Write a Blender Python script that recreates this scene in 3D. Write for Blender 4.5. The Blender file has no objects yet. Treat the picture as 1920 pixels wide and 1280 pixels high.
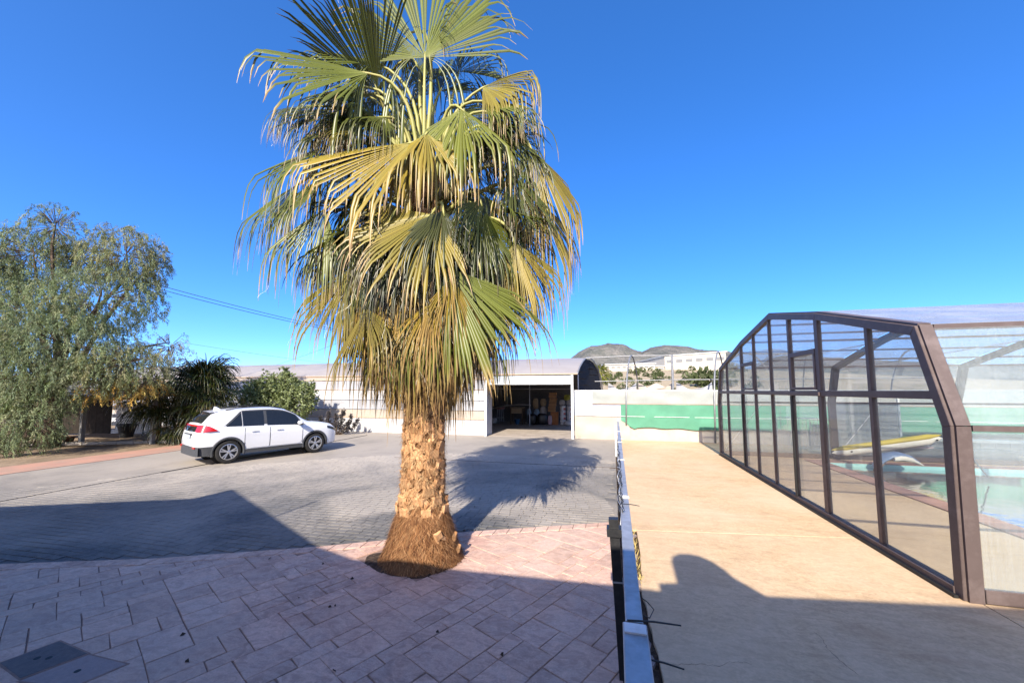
import bpy, bmesh, math, random
import numpy as np
from mathutils import Vector, Matrix, Euler

random.seed(7)
rng = np.random.default_rng(7)
R = math.radians
SC = bpy.context.scene
COL = SC.collection

# ------------------------------------------------------------------ camera
# world axes: +X runs along the greenhouse front, +Y away from the house, Z up; camera above the origin
CAM_H, YAW, PITCH, FPX, SHIFT = 2.25, R(14.5), R(4.7), 730.0, 32.0
cam_d = bpy.data.cameras.new('camera')
cam = bpy.data.objects.new('camera', cam_d)
COL.objects.link(cam)
cam.location = (0, 0, CAM_H)
cam.rotation_euler = (R(90) + PITCH, 0, YAW)
cam_d.sensor_width = 36.0
cam_d.lens = FPX / 1920 * 36.0
cam_d.shift_y = SHIFT / 1920
cam_d.clip_start = 0.05
cam_d.clip_end = 9000
SC.camera = cam

# ------------------------------------------------------------------ sky, sun, exposure
SUN_EL, SUN_AZ = 33.0, 180.0          # low winter sun straight behind the camera side
world = bpy.data.worlds.new('World')
SC.world = world
world.use_nodes = True
wn, wl = world.node_tree.nodes, world.node_tree.links
wn.clear()
w_out = wn.new('ShaderNodeOutputWorld')
w_bg = wn.new('ShaderNodeBackground')
w_sky = wn.new('ShaderNodeTexSky')
w_sky.sky_type = 'NISHITA'
w_sky.sun_disc = False
w_sky.sun_elevation = R(SUN_EL)
w_sky.sun_rotation = R(SUN_AZ)
w_sky.altitude = 3000
w_sky.air_density = 0.52
w_sky.dust_density = 9.0
w_sky.ozone_density = 3.0
w_hs = wn.new('ShaderNodeHueSaturation')
w_hs.inputs['Hue'].default_value = 0.509
w_hs.inputs['Saturation'].default_value = 1.44
w_hs.inputs['Value'].default_value = 2.4
w_bg.inputs['Strength'].default_value = 0.14
w_gm = wn.new('ShaderNodeGamma')
w_gm.inputs['Gamma'].default_value = 0.76
wl.new(w_sky.outputs[0], w_gm.inputs['Color'])
wl.new(w_gm.outputs[0], w_hs.inputs['Color'])
wl.new(w_hs.outputs[0], w_bg.inputs['Color'])
wl.new(w_bg.outputs[0], w_out.inputs['Surface'])

sun_d = bpy.data.lights.new('sun', 'SUN')
sun_d.energy = 5.0
sun_d.angle = R(0.53)
sun_d.color = (1.0, 0.92, 0.80)
sun = bpy.data.objects.new('sun', sun_d)
COL.objects.link(sun)
sun.location = (0, -30, 30)
sun.rotation_euler = (R(90 - SUN_EL), 0, 0)

SC.view_settings.view_transform = 'Standard'
SC.view_settings.look = 'None'
SC.view_settings.gamma = 1.0
SC.view_settings.exposure = 0.98
SC.render.engine = 'CYCLES'
SC.cycles.use_denoising = True
SC.cycles.max_bounces = 8
SC.cycles.diffuse_bounces = 3
SC.cycles.glossy_bounces = 3
SC.cycles.transmission_bounces = 4
SC.cycles.transparent_max_bounces = 24
SC.cycles.caustics_reflective = False
SC.cycles.caustics_refractive = False

# ------------------------------------------------------------------ pixel helpers (photo is 1920 x 1280)
_fw = np.array([-math.sin(YAW) * math.cos(PITCH), math.cos(YAW) * math.cos(PITCH), math.sin(PITCH)])
_rt = np.array([math.cos(YAW), math.sin(YAW), 0.0])
_up = np.cross(_rt, _fw)
_hf = np.array([-math.sin(YAW), math.cos(YAW), 0.0])
_C = np.array([0, 0, CAM_H])
def ray(x, y):
    return _fw + _rt * (x - 960) / FPX + _up * (640 + SHIFT - y) / FPX
def at_z(x, y, z=0.0):
    d = ray(x, y); return _C + d * ((z - CAM_H) / d[2])
def at_v(x, y, v):
    d = ray(x, y); return _C + d * (v / d[1])
def at_u(x, y, u):
    d = ray(x, y); return _C + d * (u / d[0])
def at_d(x, y, D):
    d = ray(x, y); return _C + d * (D / (d @ _hf))
def nrm(a):
    a = np.asarray(a, float); return a / (np.linalg.norm(a) + 1e-12)

# ------------------------------------------------------------------ object helpers
ORG = {}
def tag(o, label=None, cat=None, group=None, kind=None):
    if label: o['label'] = label
    if cat: o['category'] = cat
    if group: o['group'] = group
    if kind: o['kind'] = kind
    return o
def thing(name, label, cat, loc=(0, 0, 0), group=None, rotz=0.0):
    o = bpy.data.objects.new(name, None)
    COL.objects.link(o)
    o.location = loc
    o.rotation_euler = (0, 0, rotz)
    o.empty_display_size = 0.2
    ORG[o] = Vector(loc)
    return tag(o, label, cat, group)
def link_mesh(name, me, mat=None, parent=None):
    o = bpy.data.objects.new(name, me)
    COL.objects.link(o)
    if mat is not None and not me.materials: me.materials.append(mat)
    if parent is not None: o.parent = parent
    return o
def smooth_me(me, ang=None):
    me.polygons.foreach_set('use_smooth', [True] * len(me.polygons))
    if ang is not None:
        me.set_sharp_from_angle(angle=R(ang))

class MB:
    """collects shapes; build() links them as one mesh object (verts given in world space)"""
    def __init__(s): s.v = []; s.f = []
    def add(s, vs, fs):
        b = len(s.v); s.v.extend([tuple(map(float, p)) for p in vs]); s.f.extend([tuple(i + b for i in f) for f in fs]); return s
    def box(s, x0, x1, y0, y1, z0, z1):
        return s.add([(x0, y0, z0), (x1, y0, z0), (x1, y1, z0), (x0, y1, z0), (x0, y0, z1), (x1, y0, z1), (x1, y1, z1), (x0, y1, z1)],
                     [(0, 3, 2, 1), (4, 5, 6, 7), (0, 1, 5, 4), (1, 2, 6, 5), (2, 3, 7, 6), (3, 0, 4, 7)])
    def bar(s, p, q, w, h, up=(0, 0, 1)):
        p, q = np.array(p, float), np.array(q, float)
        d = nrm(q - p); u = np.array(up, float)
        if abs(d @ u) > .99: u = np.array([1.0, 0, 0])
        a = nrm(np.cross(d, u)); b = np.cross(a, d)
        vs = [e + a * i * w / 2 + b * j * h / 2 for e in (p, q) for i, j in ((-1, -1), (1, -1), (1, 1), (-1, 1))]
        return s.add(vs, [(0, 1, 2, 3), (7, 6, 5, 4), (0, 4, 5, 1), (1, 5, 6, 2), (2, 6, 7, 3), (3, 7, 4, 0)])
    def tube(s, pts, r, n=8, cap=True):
        pts = [np.array(p, float) for p in pts]; m = len(pts)
        rs = r if hasattr(r, '__len__') else [r] * m
        a = None; rings = []
        for i in range(m):
            d = nrm(pts[min(i + 1, m - 1)] - pts[max(i - 1, 0)])
            if a is None:
                a = np.cross(d, (0, 0, 1.0))
                if np.linalg.norm(a) < .05: a = np.cross(d, (1.0, 0, 0))
            a = nrm(a - d * (a @ d)); b = np.cross(d, a)
            rings += [pts[i] + rs[i] * (math.cos(2 * math.pi * k / n) * a + math.sin(2 * math.pi * k / n) * b) for k in range(n)]
        fs = [(i * n + k, i * n + (k + 1) % n, (i + 1) * n + (k + 1) % n, (i + 1) * n + k) for i in range(m - 1) for k in range(n)]
        if cap: fs += [tuple(range(n))[::-1], tuple(range((m - 1) * n, m * n))]
        return s.add(rings, fs)
    def prism(s, poly, ext):
        """poly: list of 3D points (planar), ext: extrusion vector"""
        n = len(poly); e = np.array(ext, float); P = [np.array(p, float) for p in poly]
        vs = P + [p + e for p in P]
        return s.add(vs, [tuple(range(n))[::-1], tuple(range(n, 2 * n))] + [(i, (i + 1) % n, (i + 1) % n + n, i + n) for i in range(n)])
    def lathe(s, prof, c=(0, 0, 0), n=16, cap=True):
        c = np.array(c, float); m = len(prof)
        vs = [c + np.array([r * math.cos(2 * math.pi * k / n), r * math.sin(2 * math.pi * k / n), z]) for r, z in prof for k in range(n)]
        fs = [(i * n + k, i * n + (k + 1) % n, (i + 1) * n + (k + 1) % n, (i + 1) * n + k) for i in range(m - 1) for k in range(n)]
        if cap: fs += [tuple(range(n))[::-1], tuple(range((m - 1) * n, m * n))]
        return s.add(vs, fs)
    def grid(s, P):
        P = np.asarray(P, float); a, b = P.shape[:2]
        return s.add(P.reshape(-1, 3), [(i * b + j, i * b + j + 1, (i + 1) * b + j + 1, (i + 1) * b + j) for i in range(a - 1) for j in range(b - 1)])
    def build(s, name, mat=None, parent=None, smooth=None, local=False, bevel=0.0, fix=True):
        me = bpy.data.meshes.new(name)
        off = Vector((0, 0, 0)) if (parent is None or local) else ORG.get(parent, Vector((0, 0, 0)))
        me.from_pydata([(p[0] - off.x, p[1] - off.y, p[2] - off.z) for p in s.v], [], s.f)
        if fix or bevel:
            bm = bmesh.new(); bm.from_mesh(me)
            if bevel:
                bmesh.ops.bevel(bm, geom=list(bm.edges), offset=bevel, segments=1, affect='EDGES', clamp_overlap=True)
            bmesh.ops.recalc_face_normals(bm, faces=bm.faces)
            bm.to_mesh(me); bm.free()
        if smooth is not None: smooth_me(me, smooth if smooth else None)
        o = link_mesh(name, me, mat, parent)
        ORG[o] = off.copy()
        return o

def np_mesh(name, V, F, mat, parent=None, col=None, smooth=False):
    """fast mesh from arrays; F is (n,3) or (n,4)"""
    me = bpy.data.meshes.new(name)
    V = np.asarray(V, np.float32); F = np.asarray(F, np.int32); k = F.shape[1]
    off = ORG.get(parent, Vector((0, 0, 0))) if parent is not None else Vector((0, 0, 0))
    V = V - np.array(off, np.float32)
    me.vertices.add(len(V)); me.vertices.foreach_set('co', V.ravel())
    me.loops.add(F.size); me.loops.foreach_set('vertex_index', F.ravel())
    me.polygons.add(len(F))
    me.polygons.foreach_set('loop_start', np.arange(0, F.size, k, dtype=np.int32))
    me.polygons.foreach_set('loop_total', np.full(len(F), k, np.int32))
    me.update(calc_edges=True); me.validate()
    if smooth: smooth_me(me)
    if col is not None:
        c = np.ones((len(V), 4), np.float32); c[:, :3] = col
        at = me.color_attributes.new('Col', 'FLOAT_COLOR', 'POINT')
        at.data.foreach_set('color', c.ravel())
    o = link_mesh(name, me, mat, parent)
    ORG[o] = off.copy() if parent is not None else Vector((0, 0, 0))
    return o

def copy_tree(o, parent=None):
    c = o.copy(); COL.objects.link(c); c.parent = parent
    for ch in list(o.children): copy_tree(ch, c)
    return c

def clip_poly(poly, a, b, c):
    """keep the part of a 2D polygon where a*x+b*y<=c"""
    out = []
    n = len(poly)
    for i in range(n):
        p, q = poly[i], poly[(i + 1) % n]
        dp, dq = a * p[0] + b * p[1] - c, a * q[0] + b * q[1] - c
        if dp <= 0: out.append(p)
        if (dp < 0) != (dq < 0) and abs(dp - dq) > 1e-12:
            t = dp / (dp - dq); out.append((p[0] + (q[0] - p[0]) * t, p[1] + (q[1] - p[1]) * t))
    return out
def area2(p):
    return abs(sum(p[i][0] * p[(i + 1) % len(p)][1] - p[(i + 1) % len(p)][0] * p[i][1] for i in range(len(p)))) / 2 if len(p) > 2 else 0
def lerp(a, b, t): return a + (b - a) * t
# ------------------------------------------------------------------ materials
def _new(name):
    m = bpy.data.materials.new(name); m.use_nodes = True
    nt = m.node_tree; nt.nodes.clear()
    out = nt.nodes.new('ShaderNodeOutputMaterial')
    return m, nt, nt.nodes, nt.links, out
def _coord(nt, world=True):
    if world:
        return nt.nodes.new('ShaderNodeNewGeometry').outputs['Position']
    return nt.nodes.new('ShaderNodeTexCoord').outputs['Object']
def _noise(nt, co, scale, detail=5, rough=.6, dist=0.0, stretch=None):
    if stretch:
        mp = nt.nodes.new('ShaderNodeMapping'); mp.inputs['Scale'].default_value = stretch
        nt.links.new(co, mp.inputs['Vector']); co = mp.outputs[0]
    n = nt.nodes.new('ShaderNodeTexNoise')
    n.inputs['Scale'].default_value = scale; n.inputs['Detail'].default_value = detail
    n.inputs['Roughness'].default_value = rough; n.inputs['Distortion'].default_value = dist
    nt.links.new(co, n.inputs['Vector'])
    return n.outputs['Fac']
def _ramp(nt, fac, stops):
    r = nt.nodes.new('ShaderNodeValToRGB')
    el = r.color_ramp.elements
    while len(el) < len(stops): el.new(.5)
    for e, (p, c) in zip(el, stops):
        e.position = p; e.color = (*c, 1) if len(c) == 3 else c
    nt.links.new(fac, r.inputs['Fac'])
    return r.outputs['Color']
def _mix(nt, fac, a, b, mode='MIX'):
    m = nt.nodes.new('ShaderNodeMix'); m.data_type = 'RGBA'; m.blend_type = mode
    for s, v in ((m.inputs['Factor'], fac), (m.inputs['A'], a), (m.inputs['B'], b)):
        if hasattr(v, 'is_linked'): nt.links.new(v, s)
        elif isinstance(v, (int, float)): s.default_value = v
        else: s.default_value = (*v, 1) if len(v) == 3 else v
    return m.outputs['Result']
def _math(nt, op, a, b=0.0):
    m = nt.nodes.new('ShaderNodeMath'); m.operation = op
    for s, v in ((m.inputs[0], a), (m.inputs[1], b)):
        if hasattr(v, 'is_linked'): nt.links.new(v, s)
        else: s.default_value = v
    return m.outputs[0]
def _bump(nt, h, strength, dist=.01):
    b = nt.nodes.new('ShaderNodeBump'); b.inputs['Strength'].default_value = strength; b.inputs['Distance'].default_value = dist
    nt.links.new(h, b.inputs['Height']); return b.outputs[0]

def pm(name, c1, c2=None, scale=6.0, rough=.75, spec=.3, metal=0.0, bump=0.0, bscale=60.0, bdist=.01, world=True, dirt=None, dscale=1.5, rand=0.0, stretch=None, coat=0.0):
    """principled material: two-tone noise colour, optional dirt tone, optional per-object variation and relief"""
    m, nt, N, L, out = _new(name)
    p = N.new('ShaderNodeBsdfPrincipled')
    p.inputs['Roughness'].default_value = rough; p.inputs['Metallic'].default_value = metal
    p.inputs['Specular IOR Level'].default_value = spec
    p.inputs['Coat Weight'].default_value = coat
    L.new(p.outputs[0], out.inputs['Surface'])
    co = _coord(nt, world)
    c2 = c2 or tuple(x * .8 for x in c1)
    col = _ramp(nt, _noise(nt, co, scale, 6, .62, stretch=stretch), [(.36, c1), (.66, c2)])
    if dirt:
        col = _mix(nt, _ramp(nt, _noise(nt, co, dscale, 6, .7), [(.48, (0, 0, 0)), (.72, (.75, .75, .75))]), col, dirt)
    if rand:
        oi = N.new('ShaderNodeObjectInfo')
        v = _math(nt, 'MULTIPLY_ADD', oi.outputs['Random'], 2 * rand)
        v.node.inputs[2].default_value = 1 - rand
        hs = N.new('ShaderNodeHueSaturation'); L.new(v, hs.inputs['Value']); L.new(col, hs.inputs['Color']); col = hs.outputs[0]
    L.new(col, p.inputs['Base Color'])
    if bump:
        L.new(_bump(nt, _noise(nt, co, bscale, 6, .65, stretch=stretch), bump, bdist), p.inputs['Normal'])
    return m

def leaf_mat(name, trans=.3, rough=.5, spec=.35, tint=(1, 1, 1)):
    """foliage: colour from the mesh attribute Col, with light passing through"""
    m, nt, N, L, out = _new(name)
    at = N.new('ShaderNodeVertexColor'); at.layer_name = 'Col'
    col = _mix(nt, 1.0, at.outputs['Color'], tint, 'MULTIPLY')
    p = N.new('ShaderNodeBsdfPrincipled'); p.inputs['Roughness'].default_value = rough; p.inputs['Specular IOR Level'].default_value = spec
    L.new(col, p.inputs['Base Color'])
    t = N.new('ShaderNodeBsdfTranslucent'); L.new(_mix(nt, 1.0, col, (1.15, 1.1, .6), 'MULTIPLY'), t.inputs['Color'])
    mx = N.new('ShaderNodeMixShader'); mx.inputs[0].default_value = trans
    L.new(p.outputs[0], mx.inputs[1]); L.new(t.outputs[0], mx.inputs[2]); L.new(mx.outputs[0], out.inputs['Surface'])
    return m

def glass_mat(name, tint=(.93, .96, .95), veil=.05, veil_col=(.7, .72, .7), ior=1.25, streak=0.0, gl_rough=.02, trans_veil=.5):
    """sheet glazing: tinted see-through, a mirror film by Fresnel, a thin dusty veil"""
    m, nt, N, L, out = _new(name)
    tr = N.new('ShaderNodeBsdfTransparent'); tr.inputs['Color'].default_value = (*tint, 1)
    gl = N.new('ShaderNodeBsdfGlossy'); gl.inputs['Roughness'].default_value = gl_rough
    lw = N.new('ShaderNodeLayerWeight')
    f0 = ((ior - 1) / (ior + 1)) ** 2
    fr = _math(nt, 'MULTIPLY_ADD', _math(nt, 'POWER', lw.outputs['Facing'], 5.0), .8 * (1 - f0)); fr.node.inputs[2].default_value = f0
    mx = N.new('ShaderNodeMixShader'); L.new(fr, mx.inputs[0]); L.new(tr.outputs[0], mx.inputs[1]); L.new(gl.outputs[0], mx.inputs[2])
    df = N.new('ShaderNodeBsdfDiffuse'); df.inputs['Color'].default_value = (*veil_col, 1)
    tl = N.new('ShaderNodeBsdfTranslucent'); tl.inputs['Color'].default_value = (*veil_col, 1)
    dv = N.new('ShaderNodeMixShader'); dv.inputs[0].default_value = trans_veil; L.new(df.outputs[0], dv.inputs[1]); L.new(tl.outputs[0], dv.inputs[2])
    m2 = N.new('ShaderNodeMixShader')
    co = _coord(nt, True)
    nz = _noise(nt, co, 1.2, 5, .6)
    v = _math(nt, 'MULTIPLY', nz, veil * 1.6)
    if streak:
        sn = _noise(nt, co, 1.0, 3, .6, stretch=(60, 60, .25))
        sn = _math(nt, 'MULTIPLY', _math(nt, 'POWER', sn, 3.0), streak * 6)
        v = _math(nt, 'ADD', v, sn)
    v.node.use_clamp = True
    L.new(v, m2.inputs[0]); L.new(mx.outputs[0], m2.inputs[1]); L.new(dv.outputs[0], m2.inputs[2])
    L.new(m2.outputs[0], out.inputs['Surface'])
    return m

def film_mat(name, c1, c2, trans=.25, scale=1.2, rough=.45, bump=.3, stretch=(.5, 1, 2.0)):
    """greenhouse film: milky sheet, part of the light passes through"""
    m, nt, N, L, out = _new(name)
    co = _coord(nt, True)
    col = _ramp(nt, _noise(nt, co, scale, 6, .6, stretch=stretch), [(.35, c1), (.7, c2)])
    p = N.new('ShaderNodeBsdfPrincipled'); p.inputs['Roughness'].default_value = rough; p.inputs['Specular IOR Level'].default_value = .35
    L.new(col, p.inputs['Base Color'])
    h = _noise(nt, co, 2.2, 4, .55, dist=.8, stretch=(1.5, 1.5, .6))
    L.new(_bump(nt, h, bump, .05), p.inputs['Normal'])
    t = N.new('ShaderNodeBsdfTranslucent'); L.new(col, t.inputs['Color'])
    mx = N.new('ShaderNodeMixShader'); mx.inputs[0].default_value = trans
    L.new(p.outputs[0], mx.inputs[1]); L.new(t.outputs[0], mx.inputs[2]); L.new(mx.outputs[0], out.inputs['Surface'])
    return m

def paving_mat(name, cols, dust, bump=.5, bscale=9.0, dust_amt=.6, rand=.08, fine=70, stretch=(1, 1, 1), yard=False, mottle=.0, stain=None):
    m, nt, N, L, out = _new(name)
    co = _coord(nt, True)
    p = N.new('ShaderNodeBsdfPrincipled'); p.inputs['Roughness'].default_value = .72; p.inputs['Specular IOR Level'].default_value = .28
    L.new(p.outputs[0], out.inputs['Surface'])
    big = _noise(nt, co, 1.6, 7, .68, dist=.6, stretch=stretch)
    col = _ramp(nt, big, [(.28, cols[0]), (.45, cols[1]), (.58, cols[2]), (.74, cols[3] if len(cols) > 3 else cols[0])])
    sp = _noise(nt, co, fine, 4, .7)
    col = _mix(nt, _ramp(nt, sp, [(.42, (.0, .0, .0)), (.7, (.38, .38, .38))]), col, tuple(x * .55 for x in cols[0]))
    if mottle:
        mo = _noise(nt, co, 7.0, 7, .75, dist=1.2, stretch=(.7, 1.3, 1))
        col = _mix(nt, _ramp(nt, mo, [(.40, (mottle,) * 3), (.56, (0, 0, 0))]), col, tuple(x * .58 for x in cols[0]))
        mo2 = _noise(nt, co, 16.0, 6, .7, dist=.8)
        col = _mix(nt, _ramp(nt, mo2, [(.52, (0, 0, 0)), (.70, (mottle * .8,) * 3)]), col, tuple(min(.8, x * 1.35) for x in cols[1]))
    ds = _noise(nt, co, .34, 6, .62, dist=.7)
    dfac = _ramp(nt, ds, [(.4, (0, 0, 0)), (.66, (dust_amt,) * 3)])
    if stain:
        sn = _noise(nt, co, .9, 7, .72, dist=1.0, stretch=(.8, 1.2, 1)); col = _mix(nt, _ramp(nt, sn, [(.50, (0, 0, 0)), (.68, (.5, .5, .5))]), col, stain)
    if yard:      # dust paler with distance; near left kept dark to paint in the house shade
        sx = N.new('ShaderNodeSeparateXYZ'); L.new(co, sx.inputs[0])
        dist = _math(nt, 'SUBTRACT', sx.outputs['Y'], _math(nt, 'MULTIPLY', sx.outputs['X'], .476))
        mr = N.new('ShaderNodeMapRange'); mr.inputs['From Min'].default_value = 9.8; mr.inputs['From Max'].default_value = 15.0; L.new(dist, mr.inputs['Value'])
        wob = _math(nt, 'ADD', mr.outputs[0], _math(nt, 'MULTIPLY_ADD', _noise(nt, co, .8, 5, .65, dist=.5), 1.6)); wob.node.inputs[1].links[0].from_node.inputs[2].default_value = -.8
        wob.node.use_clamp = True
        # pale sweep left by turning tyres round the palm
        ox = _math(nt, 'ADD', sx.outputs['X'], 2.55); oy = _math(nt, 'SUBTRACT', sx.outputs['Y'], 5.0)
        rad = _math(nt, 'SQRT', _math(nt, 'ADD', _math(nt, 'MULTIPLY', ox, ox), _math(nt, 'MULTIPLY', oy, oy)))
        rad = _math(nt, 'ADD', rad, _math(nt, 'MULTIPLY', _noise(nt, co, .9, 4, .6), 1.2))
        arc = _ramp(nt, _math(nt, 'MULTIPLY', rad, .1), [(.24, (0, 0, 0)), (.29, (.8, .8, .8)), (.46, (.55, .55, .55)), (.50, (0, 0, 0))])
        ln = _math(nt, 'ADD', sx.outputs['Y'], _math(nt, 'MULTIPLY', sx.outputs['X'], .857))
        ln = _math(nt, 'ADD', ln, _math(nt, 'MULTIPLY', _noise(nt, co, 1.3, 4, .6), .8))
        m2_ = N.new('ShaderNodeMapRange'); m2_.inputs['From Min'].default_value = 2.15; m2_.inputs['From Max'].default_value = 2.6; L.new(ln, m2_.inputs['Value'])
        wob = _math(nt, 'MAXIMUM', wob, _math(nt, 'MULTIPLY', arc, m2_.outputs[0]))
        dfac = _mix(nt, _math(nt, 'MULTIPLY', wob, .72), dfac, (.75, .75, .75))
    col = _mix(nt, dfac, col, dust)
    oi = N.new('ShaderNodeObjectInfo')
    v = _math(nt, 'MULTIPLY_ADD', oi.outputs['Random'], 2 * rand); v.node.inputs[2].default_value = 1 - rand
    hs = N.new('ShaderNodeHueSaturation'); L.new(v, hs.inputs['Value']); L.new(col, hs.inputs['Color'])
    L.new(hs.outputs[0], p.inputs['Base Color'])
    a = _noise(nt, co, bscale, 8, .68, dist=.5); b = _noise(nt, co, 120, 3, .6)
    h = _math(nt, 'ADD', _math(nt, 'MULTIPLY', a, 1.0), _math(nt, 'MULTIPLY', b, .12))
    L.new(_bump(nt, h, bump, .012), p.inputs['Normal'])
    return m

M = {}
M['pink'] = paving_mat('stamped_pink', [(.50, .295, .225), (.62, .40, .30), (.545, .39, .315), (.40, .22, .165)], (.62, .46, .35), bump=.75, bscale=7, dust_amt=.4, rand=.10, mottle=.6)
M['pink_joint'] = pm('pink_joint', (.25, .165, .13), (.35, .24, .19), 8, .9, .1, bump=.5)
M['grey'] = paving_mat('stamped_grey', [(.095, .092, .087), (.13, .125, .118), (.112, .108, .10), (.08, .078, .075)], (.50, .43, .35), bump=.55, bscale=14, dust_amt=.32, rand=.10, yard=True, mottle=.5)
M['concrete'] = paving_mat('tan_concrete', [(.53, .35, .20), (.63, .445, .265), (.58, .41, .24), (.47, .30, .17)], (.65, .49, .335), bump=.2, bscale=5, dust_amt=.6, rand=.02, fine=30, stretch=(.4, 2.2, 1), mottle=.42, stain=(.36, .225, .12))
M['soil'] = pm('dark_soil', (.045, .03, .022), (.12, .085, .06), 14, .95, .1, bump=1.0, bscale=45, bdist=.03)
M['dirt'] = pm('dry_dirt', (.30, .22, .15), (.20, .15, .10), 1.2, .95, .1, bump=.7, bscale=12, bdist=.03, dirt=(.12, .09, .06), dscale=.8)
M['galv'] = pm('galvanised', (.48, .48, .49), (.37, .375, .385), 9, .5, .4, metal=.6, bump=.08, bscale=60, dirt=(.28, .25, .22), dscale=4)
M['white_paint'] = pm('white_paint', (.78, .78, .76), (.66, .65, .62), 4, .5, .4, bump=.05, dirt=(.45, .40, .33), dscale=2.5)
M['black_paint'] = pm('black_paint', (.012, .012, .013), (.025, .024, .024), 20, .5, .4, bump=.1)
M['black_plastic'] = pm('black_plastic', (.015, .015, .016), (.022, .022, .022), 30, .55, .35)
M['brown_metal'] = pm('brown_powder_coat', (.108, .080, .073), (.088, .064, .058), 3, .5, .22, bump=.04, bscale=80, dirt=(.18, .14, .13), dscale=3)
M['wire'] = pm('wire', (.03, .03, .03), (.05, .05, .05), 10, .6, .3)
M['wood'] = pm('weathered_wood', (.22, .15, .09), (.13, .085, .05), 5, .8, .2, bump=.5, bscale=30, stretch=(1, 1, 8))
M['glass'] = glass_mat('gable_glass', (.955, .965, .955), veil=.15, veil_col=(.66, .65, .60), ior=1.22, streak=.0)
M['ribbed'] = glass_mat('ribbed_polycarbonate', (.95, .975, .97), veil=.15, veil_col=(.80, .86, .86), ior=1.18, streak=.06, gl_rough=.12)
M['roofpoly'] = glass_mat('roof_polycarbonate', (.92, .93, .94), veil=.34, veil_col=(.73, .73, .70), ior=1.3, gl_rough=.12, trans_veil=.45)
M['frond'] = leaf_mat('palm_leaf', .07, .38, .4)
M['dry'] = leaf_mat('dry_leaf', .12, .8, .12)
M['foliage'] = leaf_mat('foliage', .32, .6, .2)
M['dull_galv'] = pm('dull_galvanised', (.30, .30, .30), (.22, .22, .225), 7, .55, .4, metal=.5, bump=.08)
# ------------------------------------------------------------------ ground, paving
def sheet(name, poly, z, mat, parent=None):
    return MB().add([(x, y, z) for x, y in poly], [tuple(range(len(poly)))]).build(name, mat, parent)
g = sheet('ground', [(-2500, -2500), (2500, -2500), (2500, 2500), (-2500, 2500)], -0.16, M['dirt'])
tag(g, 'dry brown earth around the paved yard', 'ground', kind='structure')

BND = [(-16.0, 0.25), (-7.75, 3.43), (-5.94, 4.08), (-4.15, 4.95), (-2.27, 6.05), (-.09, 7.08), (.14, 7.19)]
def bnd(u): return float(np.interp(u, [p[0] for p in BND], [p[1] for p in BND]))
UL, UR = -15.9, 0.04

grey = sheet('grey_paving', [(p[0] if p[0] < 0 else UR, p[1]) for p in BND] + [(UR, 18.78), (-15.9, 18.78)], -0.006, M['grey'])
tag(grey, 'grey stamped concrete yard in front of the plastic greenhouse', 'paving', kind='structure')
pink = sheet('pink_paving', [(-16, -1.2), (UR, -1.2)] + [(p[0] if p[0] < 0 else UR, p[1]) for p in BND[::-1]], -0.004, M['pink_joint'])
tag(pink, 'pink stamped concrete paving around the palm', 'paving', kind='structure')

# --- pieces: top plate with chamfered edges, slightly uneven
def piece_mesh(poly, z0, z1, ch, tilt=(0, 0)):
    n = len(poly); c = np.mean(np.array(poly), 0)
    def inset(d):
        out = []
        for i in range(n):
            a, b, e = np.array(poly[i - 1]), np.array(poly[i]), np.array(poly[(i + 1) % n])
            d1, d2 = nrm(b - a), nrm(e - b)
            n1, n2 = np.array([-d1[1], d1[0]]), np.array([-d2[1], d2[0]])
            k = nrm(n1 + n2); out.append(b + k * d / max(.45, k @ n1))
        return out
    if sum(poly[i][0] * poly[(i + 1) % n][1] - poly[(i + 1) % n][0] * poly[i][1] for i in range(n)) < 0:
        poly = poly[::-1]
    lo = [(x, y, z0) for x, y in poly]
    mid = [(x, y, z1 - ch) for x, y in poly]
    top = []
    for p in inset(ch): top.append((p[0], p[1], z1 + tilt[0] * (p[0] - c[0]) + tilt[1] * (p[1] - c[1])))
    vs = lo + mid + top
    fs = [tuple(range(2 * n, 3 * n))]
    for k in (0, 1):
        fs += [(k * n + i, k * n + (i + 1) % n, (k + 1) * n + (i + 1) % n, (k + 1) * n + i) for i in range(n)]
    return vs, fs

# visible test: is a ground point inside the picture (with a margin)
def vis(u, v, mar=80):
    q = np.array([u, v, 0]) - _C; a = q @ _fw
    if a < .3: return False
    x, y = 960 + FPX * (q @ _rt) / a, 640 + SHIFT - FPX * (q @ _up) / a
    return -mar < x < 1920 + mar and y < 1280 + mar * 2

TREE_PIT = (-2.62, 4.80, .66, .40)      # soil hole the palm grows from
def in_pit(u, v, k=1.0): return ((u - TREE_PIT[0]) / TREE_PIT[2]) ** 2 + ((v - TREE_PIT[1]) / TREE_PIT[3]) ** 2 < k

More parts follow.
